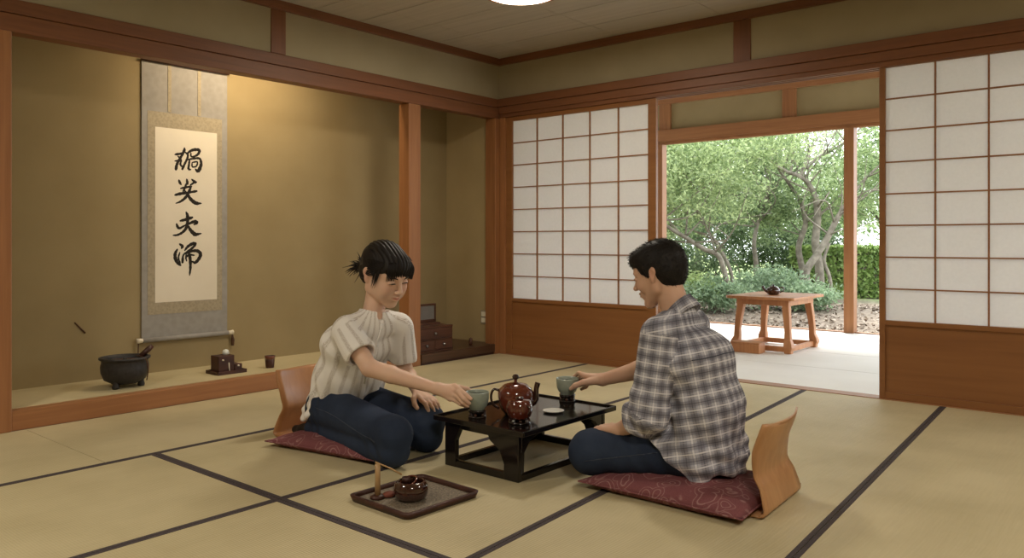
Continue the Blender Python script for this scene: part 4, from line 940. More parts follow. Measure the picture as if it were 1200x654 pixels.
def head_sdf(female, smile=0.):
    s = Sdf()
    s.u(ell((-.014, 0, .030), (.094, .073, .084)), .01)
    s.u(ell((.022, 0, -.022), (.062, .059, .082)), .03)
    s.u(ell((.052, 0, .035), (.038, .055, .048)), .02)                                     # forehead
    jw = .051 if female else .052
    for y in (-1, 1):
        s.u(cone((.060, y * .012, -.090 if female else -.096), (-.004, y * jw, -.055), .017 if female else .018, .019), .022)
        s.u(cone((-.004, y * jw, -.058), (-.010, y * .060, -.01), .016, .014), .02)
        s.u(ell((.058, y * .036, -.030 + .004 * smile), (.025, .023, .025)), .016)          # cheek
        s.u(cone((.083, y * .014, .022), (.071, y * .044, .022), .008 if female else .0105, .008), .012)
    s.u(ell((.066 if female else .070, 0, -.094 if female else -.100), (.019, .020, .015 if female else .017)), .016)
    if female:
        for y in (-1, 1): s.u(ell((.050, y * .034, -.052), (.030, .026, .032)), .02)
    s.u(ell((.074, 0, -.060), (.022, .028, .024)), .012)                                    # muzzle
    for y in (-1, 1): s.cut(ell((.101, y * .031, .002), (.017, .018, .011)), .012)
    for y in (-1, 1): s.u(ell((.078, y * .031, .001), (.0125, .0150, .0105)), .003)         # lidded eyes
    nl = 0. if female else .006
    s.u(cone((.086, 0, .010), (.106 + nl, 0, -.026), .0060, .0085), .010)
    s.u(ell((.105 + nl, 0, -.030), (.0095 if female else .011, .0095, .0085)), .006)
    for y in (-1, 1): s.u(ell((.097 + nl * .6, y * .0115, -.033), (.009, .0065, .0065)), .005)
    z = -.058
    for y in (-1, 1):
        c = .006 * smile; w = .021 + .005 * smile
        s.u(cone((.0975, y * .005, z + .004), (.083 - .003 * smile, y * w, z + c + .002), .0048, .003), .004)
        s.u(cone((.0960, 0, z - .007), (.083 - .003 * smile, y * (w - .003), z + c - .002), .0056, .003), .004)
        s.cut(cone((.105, 0, z - .001 - .001 * smile), (.088, y * w, z + c), .0018 + .0010 * smile, .0012), .0025)
    s.cut(ell((.099, 0, -.077), (.008, .016, .005)), .008)
    for y in (-1, 1):                                                                         # ears
        R = Rz(y * -.35) @ Ry(-.12)
        s.u(ell((-.014, y * .078, .006), (.0175, .0065, .020), R), .006).u(ell((-.008, y * .077, -.016), (.0115, .006, .019), R), .005)
        s.cut(ell((-.010, y * .0855, .000), (.0105, .007, .017), R), .003)
        s.u(cone((-.004, y * .080, -.010), (-.003, y * .080, -.002), .004, .003), .003)
    return s
def body_colour(base, hO, hR, hs, P, lip=(.42, .13, .11), rosy=.5):
    Q = (P - hO) @ hR / hs; c = np.tile(A(*base), (len(P), 1)) * (1 + .05 * wobble(P, 30.)[:, None])
    def mixc(m, t): nonlocal c; c = c * (1 - m[:, None]) + A(*t) * m[:, None]
    x, y, z = Q.T
    lipm = np.exp(-((x - .094) / .013) ** 2 - (y / .019) ** 2 - ((z + .058) / .0058) ** 2); mixc(np.clip(lipm * 1.6 - .25, 0, .85), lip)
    for s in (-1, 1):
        mixc(rosy * .35 * np.exp(-((x - .07) / .03) ** 2 - ((y - s * .040) / .018) ** 2 - ((z + .025) / .018) ** 2), (.62, .24, .19))
        mixc(.35 * np.exp(-((x + .01) / .02) ** 2 - ((y - s * .080) / .012) ** 2 - ((z + .005) / .03) ** 2), (.55, .22, .17))
    return np.clip(c, 0, 1)
def arc_tube(name, pts, r, mat, parent, O, R, sc, n=8):
    P = [tuple(O + R @ (A(*p) * sc)) for p in pts]; s = spline(P, 5)
    return MB().tube(s, lerps([q * sc for q in r], len(s)), n).build(name, mat, parent)
def finger(s, pts, rs, k=.0035):
    for i in range(len(pts) - 1): s.u(cone(pts[i], pts[i + 1], rs[i], rs[i + 1]), k if i else .008)
def make_figure(kind):
    pass
def pathpoint(C_, R_, deg, z): a = math.radians(deg); return (C_[0] + R_ * math.cos(a), C_[1] + R_ * math.sin(a), z)

def nails(parent, tips, O, col=(.62, .40, .34)):
    pass

# ================================================================== the woman
def build_woman():
    O = A(-2.98, 2.33, 0)
    root = tag(empty('person', tuple(O)), 'kneeling person with tied-back dark hair, cream short-sleeved blouse and jeans', 'person')
    yaw = math.radians(-8); Rb = Rz(yaw); F, Lt = Rb @ A(1, 0, 0), Rb @ A(0, 1, 0); Z = A(0, 0, 1)
    hip = A(-3.045, 2.345, .165); waist = A(-2.975, 2.335, .32); chest = A(-2.890, 2.325, .475); neck = A(-2.798, 2.330, .602)
    shN = neck - Lt * .142 + A(.0, 0, -.058); shF = neck + Lt * .142 + A(.010, 0, -.062)
    elN = A(-2.640, 2.180, .398); wrN = A(-2.382, 2.318, .322)
    elF = A(-2.800, 2.520, .335); wrF = A(-2.640, 2.455, .262)
    hO = A(-2.738, 2.352, .790); hs = 1.18; hR = Rz(math.radians(-2)) @ Ry(math.radians(24)) @ Rx(math.radians(3))
    hip_n, hip_f = hip - Lt * .085 + F * .02, hip + Lt * .085 + F * .02
    knN, knF = A(-2.490, 2.180, .105), A(-2.560, 2.440, .105)
    anN, anF = A(-3.10, 2.235, .085), A(-3.08, 2.42, .085)
    # ---- body
    s = Sdf()
    s.u(econe(hip, waist, .100, .080, Lt, 1.45), .01).u(econe(waist, chest, .080, .090, Lt, 1.35), .03).u(econe(chest, neck - Z * .05, .088, .055, Lt, 1.6), .03)
    for h_, k_, a_ in ((hip_n, knN, anN), (hip_f, knF, anF)):
        s.u(cone(h_, k_ + Z * .03, .080, .056), .03); s.u(cone(k_ - Z * .03, a_ - Z * .02, .048, .032), .03)
    for sh, el, wr in ((shN, elN, wrN), (shF, elF, wrF)):
        s.u(cone(sh, el, .046, .036), .03)
        mid = el * .68 + wr * .32; s.u(cone(el, mid, .0375, .036), .012); s.u(cone(mid, wr, .036, .0235), .012)
    nb = hO + hR @ (A(-.028, 0, -.06) * hs)
    s.u(cone(neck - Z * .01, nb, .050, .046), .03)
    s.u(moved(head_sdf(True, 1.), hO, hR, hs), .014)
    # right hand round the bowl
    Cc = (-2.255, 2.435)
    kn = [A(-2.322, 2.370, .331), A(-2.316, 2.359, .316), A(-2.318, 2.351, .299), A(-2.326, 2.346, .283)]
    for q in kn: s.u(cone(wrN, q, .017, .0115), .012)
    s.u(cone(wrN + A(.012, .006, .0), (kn[1] + kn[2]) / 2 - A(.012, .004, 0), .024, .019), .012)
    mids = [(A(-2.288, 2.360, .326), A(-2.256, 2.364, .307), A(-2.2355, 2.3745, .289)),
            (A(-2.284, 2.352, .314), A(-2.258, 2.356, .290), A(-2.2445, 2.3745, .270)),
            (A(-2.289, 2.350, .295), A(-2.268, 2.360, .272), A(-2.257, 2.3790, .256)),
            (A(-2.300, 2.350, .278), A(-2.284, 2.365, .262), A(-2.276, 2.3850, .252))]
    for q, (m1, m2, m3), r in zip(kn, mids, (.0098, .0102, .0097, .0086)): finger(s, [q, m1, m2, m3], [r * 1.08, r, r * .92, r * .80])
    finger(s, [wrN + A(.018, .026, -.004), A(-2.336, 2.410, .318), A(-2.320, 2.442, .308), A(-2.308, 2.464, .292)], [.016, .0125, .0115, .0090])
    # left hand resting on the thigh
    dF = nrm(A(.93, -.10, -.38)); sd = nrm(A(-.10, -.99, .02)); kz = wrF + dF * .075
    s.u(cone(wrF, kz, .022, .018), .012)
    for i, (o_, l_) in enumerate(((.030, .070), (.010, .076), (-.010, .070), (-.028, .056))):
        b0 = wrF + dF * (.082 - abs(o_ - .005) * .25) + sd * o_; s.u(cone(wrF + sd * o_ * .4, b0, .016, .0105), .010)
        d2 = nrm(dF + sd * (o_ * 3.) + A(0, 0, .03)); d3 = nrm(d2 + A(0, 0, -.45)); d4 = nrm(d2 + A(0, 0, -.9))
        p1 = b0 + d2 * l_ * .45; p2 = p1 + d3 * l_ * .32; finger(s, [b0, p1, p2, p2 + d4 * l_ * .24], [.0105, .0096, .009, .0078])
    t0 = wrF + dF * .02 + sd * .022; t1 = t0 + nrm(dF * .7 + sd * .9 + A(0, 0, -.25)) * .040; t2 = t1 + nrm(dF * .85 + sd * .35 + A(0, 0, -.45)) * .032; finger(s, [t0, t1, t2, t2 + nrm(dF + A(0, 0, -.3)) * .022], [.0145, .012, .0108, .009])
    v, f = surface(s, (-3.30, 2.02, .0), (-2.15, 2.66, 1.0), .0032)
    col = body_colour((.70, .465, .345), hO, hR, hs, v, lip=(.50, .15, .13), rosy=.8)
    np_mesh('body', v, f, M['skin'], root, O, col)
    # eyes, brows, teeth in head space
    T = (root, O * 0 - O + 0 * O)
    def loc(p): return hO - O
    for y in (-1, 1):
        arc_tube('eyelash', [(.0865, y * .0150, -.0015), (.0925, y * .024, .0026), (.0915, y * .034, .0026), (.0835, y * .0440, -.0018)], [.0008, .0017, .0021, .0011], M['lash'], root, hO - O, hR, hs)
        arc_tube('eyebrow', [(.0925, y * .014, .020), (.0925, y * .026, .0245), (.086, y * .038, .0245), (.076, y * .048, .020)], [.0018, .0026, .0022, .0010], M['lash'], root, hO - O, hR, hs)
    arc_tube('teeth', [(.0890, -.016, -.0545), (.0960, 0, -.0592), (.0890, .016, -.0545)], [.0016, .0026, .0016], M['eyewhite'], root, hO - O, hR, hs)
    # ---- hair
    hf = Sdf(); hf.u(ell((-.019, 0, .033), (.101, .081, .089)), .01).u(ell((.038, 0, .050), (.058, .067, .052)), .02)
    hf.u(ell((-.060, 0, -.015), (.054, .066, .064)), .02)
    hf.cut(ell((.125, 0, -.052), (.092, .075, .094)), .006)
    for y in (-1, 1): hf.cut(ell((.074, y * .078, -.052), (.076, .050, .090)), .008); hf.cut(ell((-.008, y * .096, -.010), (.019, .024, .030)), .006)
    hf.cut(ell((.03, 0, -.12), (.10, .12, .060)), .01); hf.cut(ell((-.05, 0, -.135), (.15, .15, .065)), .01)
    hf.u(cone((-.095, 0, -.010), (-.128, 0, -.030), .024, .024), .015).u(ell((-.142, 0, -.036), (.024, .024, .028)), .01)
    hf.disp(lambda Q: .0016 * np.sin(Q[:, 1] * 420 + 60 * Q[:, 0] + 3 * np.sin(Q[:, 2] * 60)) + .0014 * wobble(Q, 60.))
    v, f = surface(moved(hf, hO, hR, hs), hO - .24, hO + .2, .0032)
    hair = np_mesh('hair', v, f, M['hairw'], root, O)
    m = MB(); rr_ = random.Random(5)
    def hp(p): return tuple(hO - O + hR @ (A(*p) * hs))
    for i in range(60):                                                          # loose spiky ends of the knot
        a = rr_.uniform(0, 2 * PI); e = rr_.uniform(.3, 1.0); d = A(-rr_.uniform(.3, 1.), math.sin(a) * e, math.cos(a) * e - .25); d = nrm(d); ln = rr_.uniform(.025, .062)
        p = A(-.142, 0, -.036) + d * .012; q = p + d * ln * .6 + A(0, 0, -.003); r = p + d * ln + A(0, rr_.uniform(-.01, .01), -.014)
        m.tube([hp(p), hp(q), hp(r)], [.0032 * hs, .0022, .0004], 5)
    for i in range(44):                                                          # fringe locks over the forehead
        y = -.062 + .124 * i / 43 + rr_.uniform(-.002, .002); w = 1 - (abs(y) / .075) ** 2
        top = A(.058 + .018 * w, y * .84, .084 - .012 * (1 - w)); mid = A(.076 + .016 * w, y * .98, .054); low = A(.073 + .018 * w, y * 1.02 + .004, .020 - .006 * rr_.random() - .012 * (1 - w))
        m.tube([hp(c) for c in spline_np([top, mid, low], 4)], lerps([.0040, .0042, .0034, .0008], 9), 5)
    for y in (-1, 1):                                                            # face-framing strands before the ears
        for i in range(9):
            x0 = .052 - .003 * i; e_ = -.022 - .030 * rr_.random(); m.tube([hp(c) for c in spline_np([A(x0 - .01, y * .066, .055), A(x0 - .006, y * (.0735 if i > 5 else .070), .022), A(x0 - .014, y * .070, e_)], 4)], lerps([.0030, .0030, .0016, .0004], 9), 5)
        for i in range(12):                                                      # swept back above the ear
            z0 = .075 - .006 * i; m.tube([hp(c) for c in spline_np([A(.055 - .003 * i, y * (.064 + .0012 * i), z0), A(.0, y * .0825, z0 - .008), A(-.075, y * .062, z0 * .55 - .012), A(-.125, y * .010, -.028)], 4)], lerps([.0016, .0028, .0026, .002], 13), 5)
    m.build('hair_strands', M['hairw'], hair)
    # ---- blouse
    b = Sdf()
    b.u(econe(hip + A(-.01, 0, -.045), waist + A(.01, 0, .0), .128, .118, Lt, 1.42), .01).u(econe(waist + A(.01, 0, 0), chest, .118, .110, Lt, 1.38), .04).u(econe(chest, neck - Z * .062, .106, .060, Lt, 1.75), .03)
    b.u(ell(chest + F * .075 - Z * .02, (.055, .11, .065), Rb), .03)
    for q in (shN, shF): b.u(cone(neck - Z * .020, q + (neck - q) * .12 + Z * .010, .056, .048), .03)
    b.u(cone(neck - Z * .05, neck + (nb - neck) * .16, .066, .062), .02)                      # band collar
    slN = shN * .42 + elN * .58; slF = shF * .30 + elF * .70
    b.u(cone(shN - Z * .006, slN, .060, .072), .03).u(cone(shF - Z * .006, slF, .058, .064), .03)
    b.cut(cone(neck + (nb - neck) * .02, nb + Z * .08, .0555, .060), .004); b.cut(cone(neck + (nb - neck) * .55, nb + Z * .2, .085, .12), .004)
    b.cut(cone(neck + F * .035 + Z * .02, neck + F * .10 - Z * .035, .018, .006), .006)        # small V of the open collar
    dN, dFv = nrm(elN - shN), nrm(elF - shF)
    b.cut(cone(slN + dN * .060, slN + dN * .16, .066, .11), .004); b.cut(cone(slF + dFv * .060, slF + dFv * .16, .058, .10), .004)
    # flat-cut sleeve ends
    b.cut(lambda P: np.maximum(-(P - (slN + dN * .022)) @ dN, cone(slN, elN + dN * .05, .10, .10)(P)), .003)
    b.cut(lambda P: np.maximum(-(P - (slF + dFv * .020)) @ dFv, cone(slF, elF + dFv * .05, .09, .09)(P)), .003)
    b.cut(cone(slN + dN * .008, elN, .058, .05), .003); b.cut(cone(slF + dFv * .008, elF, .050, .045), .003)
    # hem: cut where the lap begins
    hn = nrm(A(.30, 0, .95)); hp0 = hip + A(.09, 0, .055)
    b.cut(lambda P: np.maximum((P - (hip + F * .145)) @ F * .6 - (P[:, 2] - .175) * -.0 , 0) * 0 + np.maximum((P[:, 2] - (.150 + .10 * smooth01((P - hip) @ F, -.02, .16))), -((P - hip) @ F) - .13) * 0 + (P[:, 2] - (.100 + .105 * smooth01((P - hip) @ F, -.06, .14))), .006)
    def folds(P):
        q = (P - hip) @ Rb; z = P[:, 2]; a = np.arctan2(q[:, 1], q[:, 0])
        lo = smooth01(-z, -.50, -.20)
        return .0070 * wobble(P * A(1, 1, .45), 24., 8) * (.5 + .8 * lo) + .0050 * lo * np.sin(a * 13 + 3 * wobble(P, 9.)) + .0045 * smooth01(-z, -.26, -.16) * np.sin(z * 120 + 4 * a) * .5
    b.disp(folds)
    v, f = surface(b, (-3.30, 2.02, .06), (-2.50, 2.68, .76), .0042)
    fc = v[f].mean(1); axN = nrm(elN - shN); axF = nrm(elF - shF)
    uvt = torso_uv(v, hip, neck, Rb, .145); uvN = limb_uv(v, shN, elN, Lt, .066); uvF = limb_uv(v, shF, elF, Lt, .062)
    dnN = cone(shN, slN + dN * .05, .060, .074)(fc) - np.where((fc - shN) @ axN > .028, 0, .03) ; dnF = cone(shF, slF + dFv * .05, .058, .066)(fc)
    inN = (cone(shN, slN + dN * .06, .060, .075)(fc) < .010) & ((fc - shN) @ axN > .01) & ((fc - neck) @ Lt < -.125); inF = (cone(shF, slF + dFv * .06, .058, .068)(fc) < .010) & ((fc - shF) @ axF > .01) & ((fc - neck) @ Lt > .125)
    uv = uvt[f]; uv[inN] = uvN[f][inN]; uv[inF] = uvF[f][inF]
    bl = np_mesh('blouse', v, f, M['blouse'], root, O, uv=fix_seam(uv, 2 * PI * .145))
    # button placket and buttons
    pl = []
    for t in np.linspace(0, 1, 12):
        p = (neck + F * .075 - Z * .035) * (1 - t) + (waist + F * .15 - Z * .03) * t; p = shoot(b, p + F * .12, -F); pl.append(p - O + F * .0015)
    MB().tube([tuple(p) for p in pl], .0055, 6).build('placket', M['blouse'], bl)
    for i in (1, 4, 7, 10): MB().lathe([(0, .006), (.0055, .006), (.0055, .0085), (0, .0095)], 12, tuple(pl[i] + F * .003 - Z * .006)).build('button', M['white'], bl)
    # ---- jeans
    j = Sdf()
    j.u(econe(hip - Z * .015, waist - Z * .05, .118, .094, Lt, 1.42), .01)
    for h_, k_, a_ in ((hip_n, knN, anN), (hip_f, knF, anF)):
        j.u(cone(h_, k_ + Z * .038, .098, .072), .025); j.u(cone(k_ + A(.005, 0, .03), k_ + A(.008, 0, -.02), .072, .064), .03)
        j.u(cone(k_ + A(0, 0, -.042), a_ - Z * .02, .062, .050), .02)
    j.cut(lambda P: P[:, 2] - .006, .003)
    def jf(P):
        q = np.zeros(len(P))
        for k_ in (knN, knF):
            d = np.linalg.norm(P - (k_ + A(-.05, 0, .0)), axis=1); q += np.exp(-(d / .10) ** 2) * np.sin((P - k_) @ A(70, 0, 75) + 2 * wobble(P, 14.)) * .0032
        return q + .0028 * wobble(P, 26., 8, 5) + .003 * np.exp(-(((P - hip) @ F - .06) / .05) ** 2) * np.sin((P - hip) @ A(110, 30, 40))
    j.disp(jf)
    v, f = surface(j, (-3.32, 2.02, -.01), (-2.40, 2.66, .36), .0042)
    jn = np_mesh('jeans', v, f, M['denim'], root, O)
    for h_, k_, sd_ in ((hip_n, knN, -1), (hip_f, knF, 1)):
        pts = [shoot(j, h_ * (1 - t) + k_ * t + Lt * sd_ * .2 + Z * (.02 + .012 * math.sin(5 * t)), -Lt * sd_) for t in np.linspace(.1, .96, 12)]
        MB().tube([tuple(p - O) for p in pts], .0016, 5).build('side_seam', M['thread'], jn)
    # ---- socks / feet behind
    for a_ in (anN, anF):
        q = Sdf(); q.u(cone(a_ - Z * .015, a_ + A(-.085, 0, -.045), .036, .028), .01).u(cone(a_ + A(-.085, 0, -.045), a_ + A(-.15, .0, -.05), .028, .020), .02); q.cut(lambda P: P[:, 2] - .004, .002)
        v, f = surface(q, a_ - .24, a_ + .08, .006); np_mesh('sock', v, f, M['lash'], root, O)
    return root
def spline_np(pts, n): return [A(*p) for p in spline([tuple(p) for p in pts], n)]
def shoot(f, p, d):                                  # march from p along d to the surface
    p = A(*p); d = nrm(A(*d))
    for _ in range(60):
        s_ = float(f(p[None])[0])
        if s_ < .0006: break
        p = p + d * max(s_ * .7, .0005)
    return p
def torso_uv(v, a, b, R, rad):
    ax = nrm(b - a); q = (v - a) @ R; ang = np.arctan2(q[:, 1], q[:, 0] - (v - a) @ ax * ((R.T @ ax)[0])); ang = np.where(ang > PI, ang - 2 * PI, ang)
    return np.stack([ang * rad, (v - a) @ ax], 1)
def limb_uv(v, a, b, lat, rad):
    ax = nrm(b - a); e1 = nrm(lat - ax * (lat @ ax)); e2 = np.cross(ax, e1); q = v - a
    return np.stack([np.arctan2(q @ e2, q @ e1) * rad, q @ ax], 1)
def fix_seam(uv, per):                               # keep a quad's u values on one side of the wrap
    u = uv[..., 0]; m = u.max(1) - u.min(1) > .15
    uu = u[m]; uu = np.where(uu < 0, uu + (uu.max(1) - uu.min(1))[:, None] * 0 + per, uu); u[m] = uu; uv[..., 0] = u; return uv

# ================================================================== the man
def build_man():
    O = A(-1.42, 2.76, 0)
    root = tag(empty('person', tuple(O)), 'seated person with short dark hair, grey plaid shirt and jeans, seen from behind', 'person')
    Rb = Rz(math.radians(180)); F, Lt = Rb @ A(1, 0, 0), Rb @ A(0, 1, 0); Z = A(0, 0, 1)     # faces -x; his left (Lt) is -y, nearest the camera
    hip = A(-1.385, 2.765, .165); waist = A(-1.385, 2.765, .31); chest = A(-1.425, 2.765, .485); neck = A(-1.500, 2.762, .655)
    shN = neck + A(.022, -.190, -.068); shF = neck + A(-.03, .185, -.065)
    elN = A(-1.500, 2.535, .300); wrN = A(-1.640, 2.570, .218)
    elF = A(-1.720, 2.985, .405); wrF = A(-1.985, 2.965, .318)
    hO = A(-1.580, 2.754, .806); hs = 1.02; hR = Rz(math.radians(180 + 3)) @ Ry(math.radians(17))
    hipN, hipF = hip + Lt * .09 - Z * .0, hip - Lt * .09
    knN, knF = A(-1.755, 2.545, .125), A(-1.740, 3.02, .125)
    anN, anF = A(-1.62, 2.93, .095), A(-1.66, 2.62, .085)
    s = Sdf()
    s.u(econe(hip, waist, .085, .088, Lt, 1.40), .01).u(econe(waist, chest, .088, .098, Lt, 1.42), .03).u(econe(chest, neck - Z * .06, .100, .060, Lt, 1.7), .03)
    for h_, k_, a_ in ((hipN, knN, anN), (hipF, knF, anF)):
        s.u(cone(h_, k_, .072, .052), .02); s.u(cone(k_ - Z * .01, a_, .052, .035), .03)
    for sh, el, wr in ((shN, elN, wrN), (shF, elF, wrF)):
        s.u(cone(sh, el, .050, .040), .03); mid = el * .68 + wr * .32; s.u(cone(el, mid, .041, .0405), .012); s.u(cone(mid, wr, .0405, .0265), .012)
    nb = hO + hR @ (A(-.028, 0, -.06) * hs)
    s.u(cone(neck - Z * .01, nb, .060, .052), .03)
    s.u(moved(head_sdf(False, .2), hO, hR, hs), .014)
    # right hand: fingers round the far side of the bowl, thumb on the near side
    Cc = (-2.165, 2.945)
    kn = [A(-2.075, 2.945, .330), A(-2.078, 2.962, .322), A(-2.075, 2.978, .310), A(-2.066, 2.990, .297)]
    for q in kn: s.u(cone(wrF, q, .018, .0125), .012)
    s.u(cone(wrF, A(-2.045, 2.962, .314), .027, .021), .012)
    mids = [(A(-2.108, 2.962, .334), A(-2.140, 3.000, .326), A(-2.170, 3.008, .306)),
            (A(-2.108, 2.985, .320), A(-2.135, 3.008, .303), A(-2.160, 3.010, .288)),
            (A(-2.098, 2.998, .302), A(-2.122, 3.008, .282), A(-2.145, 3.007, .268)),
            (A(-2.086, 3.003, .285), A(-2.104, 3.006, .266), A(-2.124, 3.000, .254))]
    for q, (m1, m2, m3), r in zip(kn, mids, (.0102, .0106, .010, .009)): finger(s, [q, m1, m2, m3], [r * 1.08, r, r * .92, r * .8])
    finger(s, [wrF + A(-.018, -.020, -.004), A(-2.058, 2.918, .302), A(-2.088, 2.899, .288), A(-2.108, 2.897, .273)], [.018, .0145, .0125, .0098])
    # left hand lying on the knee
    dF = nrm(A(-.93, .22, -.12)); sd = nrm(A(.20, .97, .05))
    s.u(cone(wrN, wrN + dF * .075, .024, .019), .012)
    for o_, l_ in ((.032, .074), (.011, .080), (-.011, .074), (-.030, .058)):
        b0 = wrN + dF * (.086 - abs(o_ - .005) * .25) + sd * o_ + A(0, 0, .004); s.u(cone(wrN + sd * o_ * .4, b0, .017, .0112), .010)
        d2 = nrm(dF + sd * (o_ * 3.) + A(0, 0, -.12)); d3 = nrm(d2 + A(0, 0, -.55)); d4 = nrm(d2 + A(0, 0, -1.1))
        p1 = b0 + d2 * l_ * .45; p2 = p1 + d3 * l_ * .32; finger(s, [b0, p1, p2, p2 + d4 * l_ * .24], [.011, .010, .0094, .0082])
    t0 = wrN + dF * .02 + sd * .024; t1 = t0 + nrm(dF * .8 + sd * .8 + A(0, 0, -.1)) * .042; t2 = t1 + nrm(dF * .9 + sd * .3 + A(0, 0, -.3)) * .032; finger(s, [t0, t1, t2, t2 + nrm(dF + A(0, 0, -.3)) * .024], [.0155, .0125, .0115, .0095])
    v, f = surface(s, (-2.25, 2.40, .0), (-1.15, 3.15, 1.0), .0032)
    col = body_colour((.64, .40, .285), hO, hR, hs, v, lip=(.42, .16, .13), rosy=.5)
    np_mesh('body', v, f, M['skin'], root, O, col)
    for y in (-1, 1):
        arc_tube('eyelash', [(.0865, y * .0150, -.0005), (.0925, y * .024, .0030), (.0915, y * .034, .0030), (.0835, y * .0440, -.001)], [.0008, .0016, .0018, .0010], M['lash'], root, hO - O, hR, hs)
        arc_tube('eyebrow', [(.0895, y * .014, .021), (.0895, y * .026, .0250), (.083, y * .038, .025), (.074, y * .047, .020)], [.0020, .0034, .0030, .0014], M['lash'], root, hO - O, hR, hs)
    # ---- short hair
    hf = Sdf(); hf.u(ell((-.020, 0, .036), (.104, .083, .094)), .01).u(ell((.040, 0, .070), (.062, .066, .045)), .02).u(ell((-.050, 0, -.008), (.058, .070, .066)), .02)
    hf.u(cone((.080, .0, .078), (.088, 0, .068), .020, .014), .02)
    hf.cut(ell((.125, 0, -.045), (.092, .075, .100)), .006)
    for y in (-1, 1):
        hf.cut(ell((.080, y * .080, -.060), (.070, .050, .090)), .006); hf.cut(ell((-.010, y * .098, -.012), (.021, .026, .036)), .005)
        hf.u(cone((.010, y * .074, .03), (.010, y * .0735, -.006), .008, .004), .01)
    hf.cut(ell((.03, 0, -.125), (.10, .12, .072)), .01); hf.cut(ell((-.06, 0, -.150), (.15, .15, .070)), .008)
    hf.disp(lambda Q: .0014 * wobble(Q, 160., 8) + .0012 * wobble(Q * A(1, 1.5, .6), 90., 8, 7))
    hw = moved(hf, hO, hR, hs); v, f = surface(hw, hO - .2, hO + .2, .0032)
    hair = np_mesh('hair', v, f, M['hairm'], root, O)
    m = MB(); rr_ = random.Random(9); idx = np.random.default_rng(4).choice(len(v), 2600, replace=False)
    for i in idx:
        p = v[i]; q = (p - hO) @ hR / hs; out = nrm(q - A(-.02, 0, .02)); fl = A(.55, 0, -.15) if q[2] > .05 else A(-.35, 0, -.8)
        d = hR @ nrm(out * (.55 if q[2] > .05 else .22) + fl + A(*[rr_.gauss(0, .16) for _ in range(3)])); L_ = rr_.uniform(.008, .016) * (1.3 if q[2] > .09 else .8)
        a0 = p - O - d * .004; m.tube([tuple(a0), tuple(a0 + d * L_)], [.0011, .0003], 3, caps=False)
    m.build('hair_strands', M['hairm'], hair)
    # ---- shirt
    b = Sdf()
    b.u(econe(hip + A(.012, 0, -.05), waist + A(.004, 0, 0), .124, .120, Lt, 1.36), .01).u(econe(waist + A(.004, 0, 0), chest, .120, .118, Lt, 1.42), .04).u(econe(chest, neck - Z * .075, .116, .066, Lt, 1.85), .03)
    for h_, k_ in ((hipN, knN), (hipF, knF)): b.u(cone(h_ - Z * .035 - F * .01, h_ * .66 + k_ * .34 - Z * .01, .100, .106), .03)
    for q in (shN, shF): b.u(cone(neck - Z * .018, q + (neck - q) * .10 + Z * .012, .060, .052), .03)
    b.u(cone(neck - Z * .06, neck + (nb - neck) * .45 - F * .006, .074, .066), .02)
    slN = elN * .96 + wrN * .04; dN = nrm(wrN - elN); slF = shF * .30 + elF * .70; dFv = nrm(elF - shF); cF = elF * .95 + wrF * .05; dC = nrm(wrF - elF)
    b.u(cone(shN, elN * .8 + shN * .2 - Z * 0, .066, .070), .03).u(cone(elN * .8 + shN * .2, elN + A(0, 0, -.0), .070, .068), .02).u(cone(elN, elN + dN * .045, .068, .066), .02)
    b.u(cone(shF, elF, .066, .060), .03).u(cone(elF, elF + dC * .03, .060, .058), .02)
    def capcut(p0, d, R1): return lambda P: np.maximum(-((P - p0) @ d), np.linalg.norm(P - p0 - ((P - p0) @ d)[:, None] * d, axis=1) - R1)
    def flat(p0, d, R1, ln): return lambda P: np.maximum(np.maximum(-((P - p0) @ d), (P - p0) @ d - ln), np.linalg.norm(P - p0 - ((P - p0) @ d)[:, None] * d, axis=1) - R1)
    b.cut(flat(elN + dN * .055, dN, .09, .12), .003); b.cut(flat(elF + dC * .035, dC, .09, .12), .003)
    b.u(cuff(elN + dN * .050, dN, .0655, .010), .003); b.u(cuff(elF + dC * .030, dC, .0590, .009), .003)
    b.cut(cone(elN + dN * .035, elN + dN * .12, .052, .055), .003); b.cut(cone(elF + dC * .012, elF + dC * .10, .046, .05), .003)
    tn = nrm(Z + F * .62)
    b.cut(lambda P: np.maximum(.016 - (P - neck) @ tn, np.linalg.norm((P - neck) * A(1, 1, 0), axis=1) - .098), .006)
    b.cut(cone(neck + (nb - neck) * .0, nb + Z * .09, .060, .062), .003)
    b.cut(lambda P: P[:, 2] - 10, .001) if 0 else None
    b.cut(lambda P: P[:, 2] - (.072 + .008 * np.sin(P[:, 1] * 24 + P[:, 0] * 10) + .165 * smooth01((P - hip) @ F, -.06, .20)), .006)
    def folds(P):
        q = (P - hip) @ Rb; z = P[:, 2]; a = np.arctan2(q[:, 1], q[:, 0]); lo = smooth01(-z, -.48, -.16)
        el = np.exp(-(np.linalg.norm(P - elN - Z * .02, axis=1) / .10) ** 2)
        ar = np.exp(-(np.linalg.norm(P - (shN - Z * .12 + A(.05, .03, 0)), axis=1) / .10) ** 2)
        return .0075 * wobble(P * A(1, 1, .5), 20., 8) * (.5 + .9 * lo) + .0065 * lo * np.sin(a * 8 + z * 26 + 3 * wobble(P, 8.)) + .004 * el * np.sin((P - elN) @ A(40, 20, 90)) + .0035 * ar * np.sin((P - shN) @ A(70, 0, 60)) + .0045 * smooth01(-z, -.24, -.13) * np.sin(z * 95 + 3 * a)
    b.disp(folds)
    v, f = surface(b, (-2.02, 2.40, .06), (-1.15, 3.16, .84), .0042)
    fc = v[f].mean(1)
    uvt = torso_uv(v, hip, neck, Rb, .165); uvN = limb_uv(v, shN, elN, Lt, .07); uvF = limb_uv(v, shF, elF, Lt, .064); uvC = limb_uv(v, elF, wrF, Lt, .06)
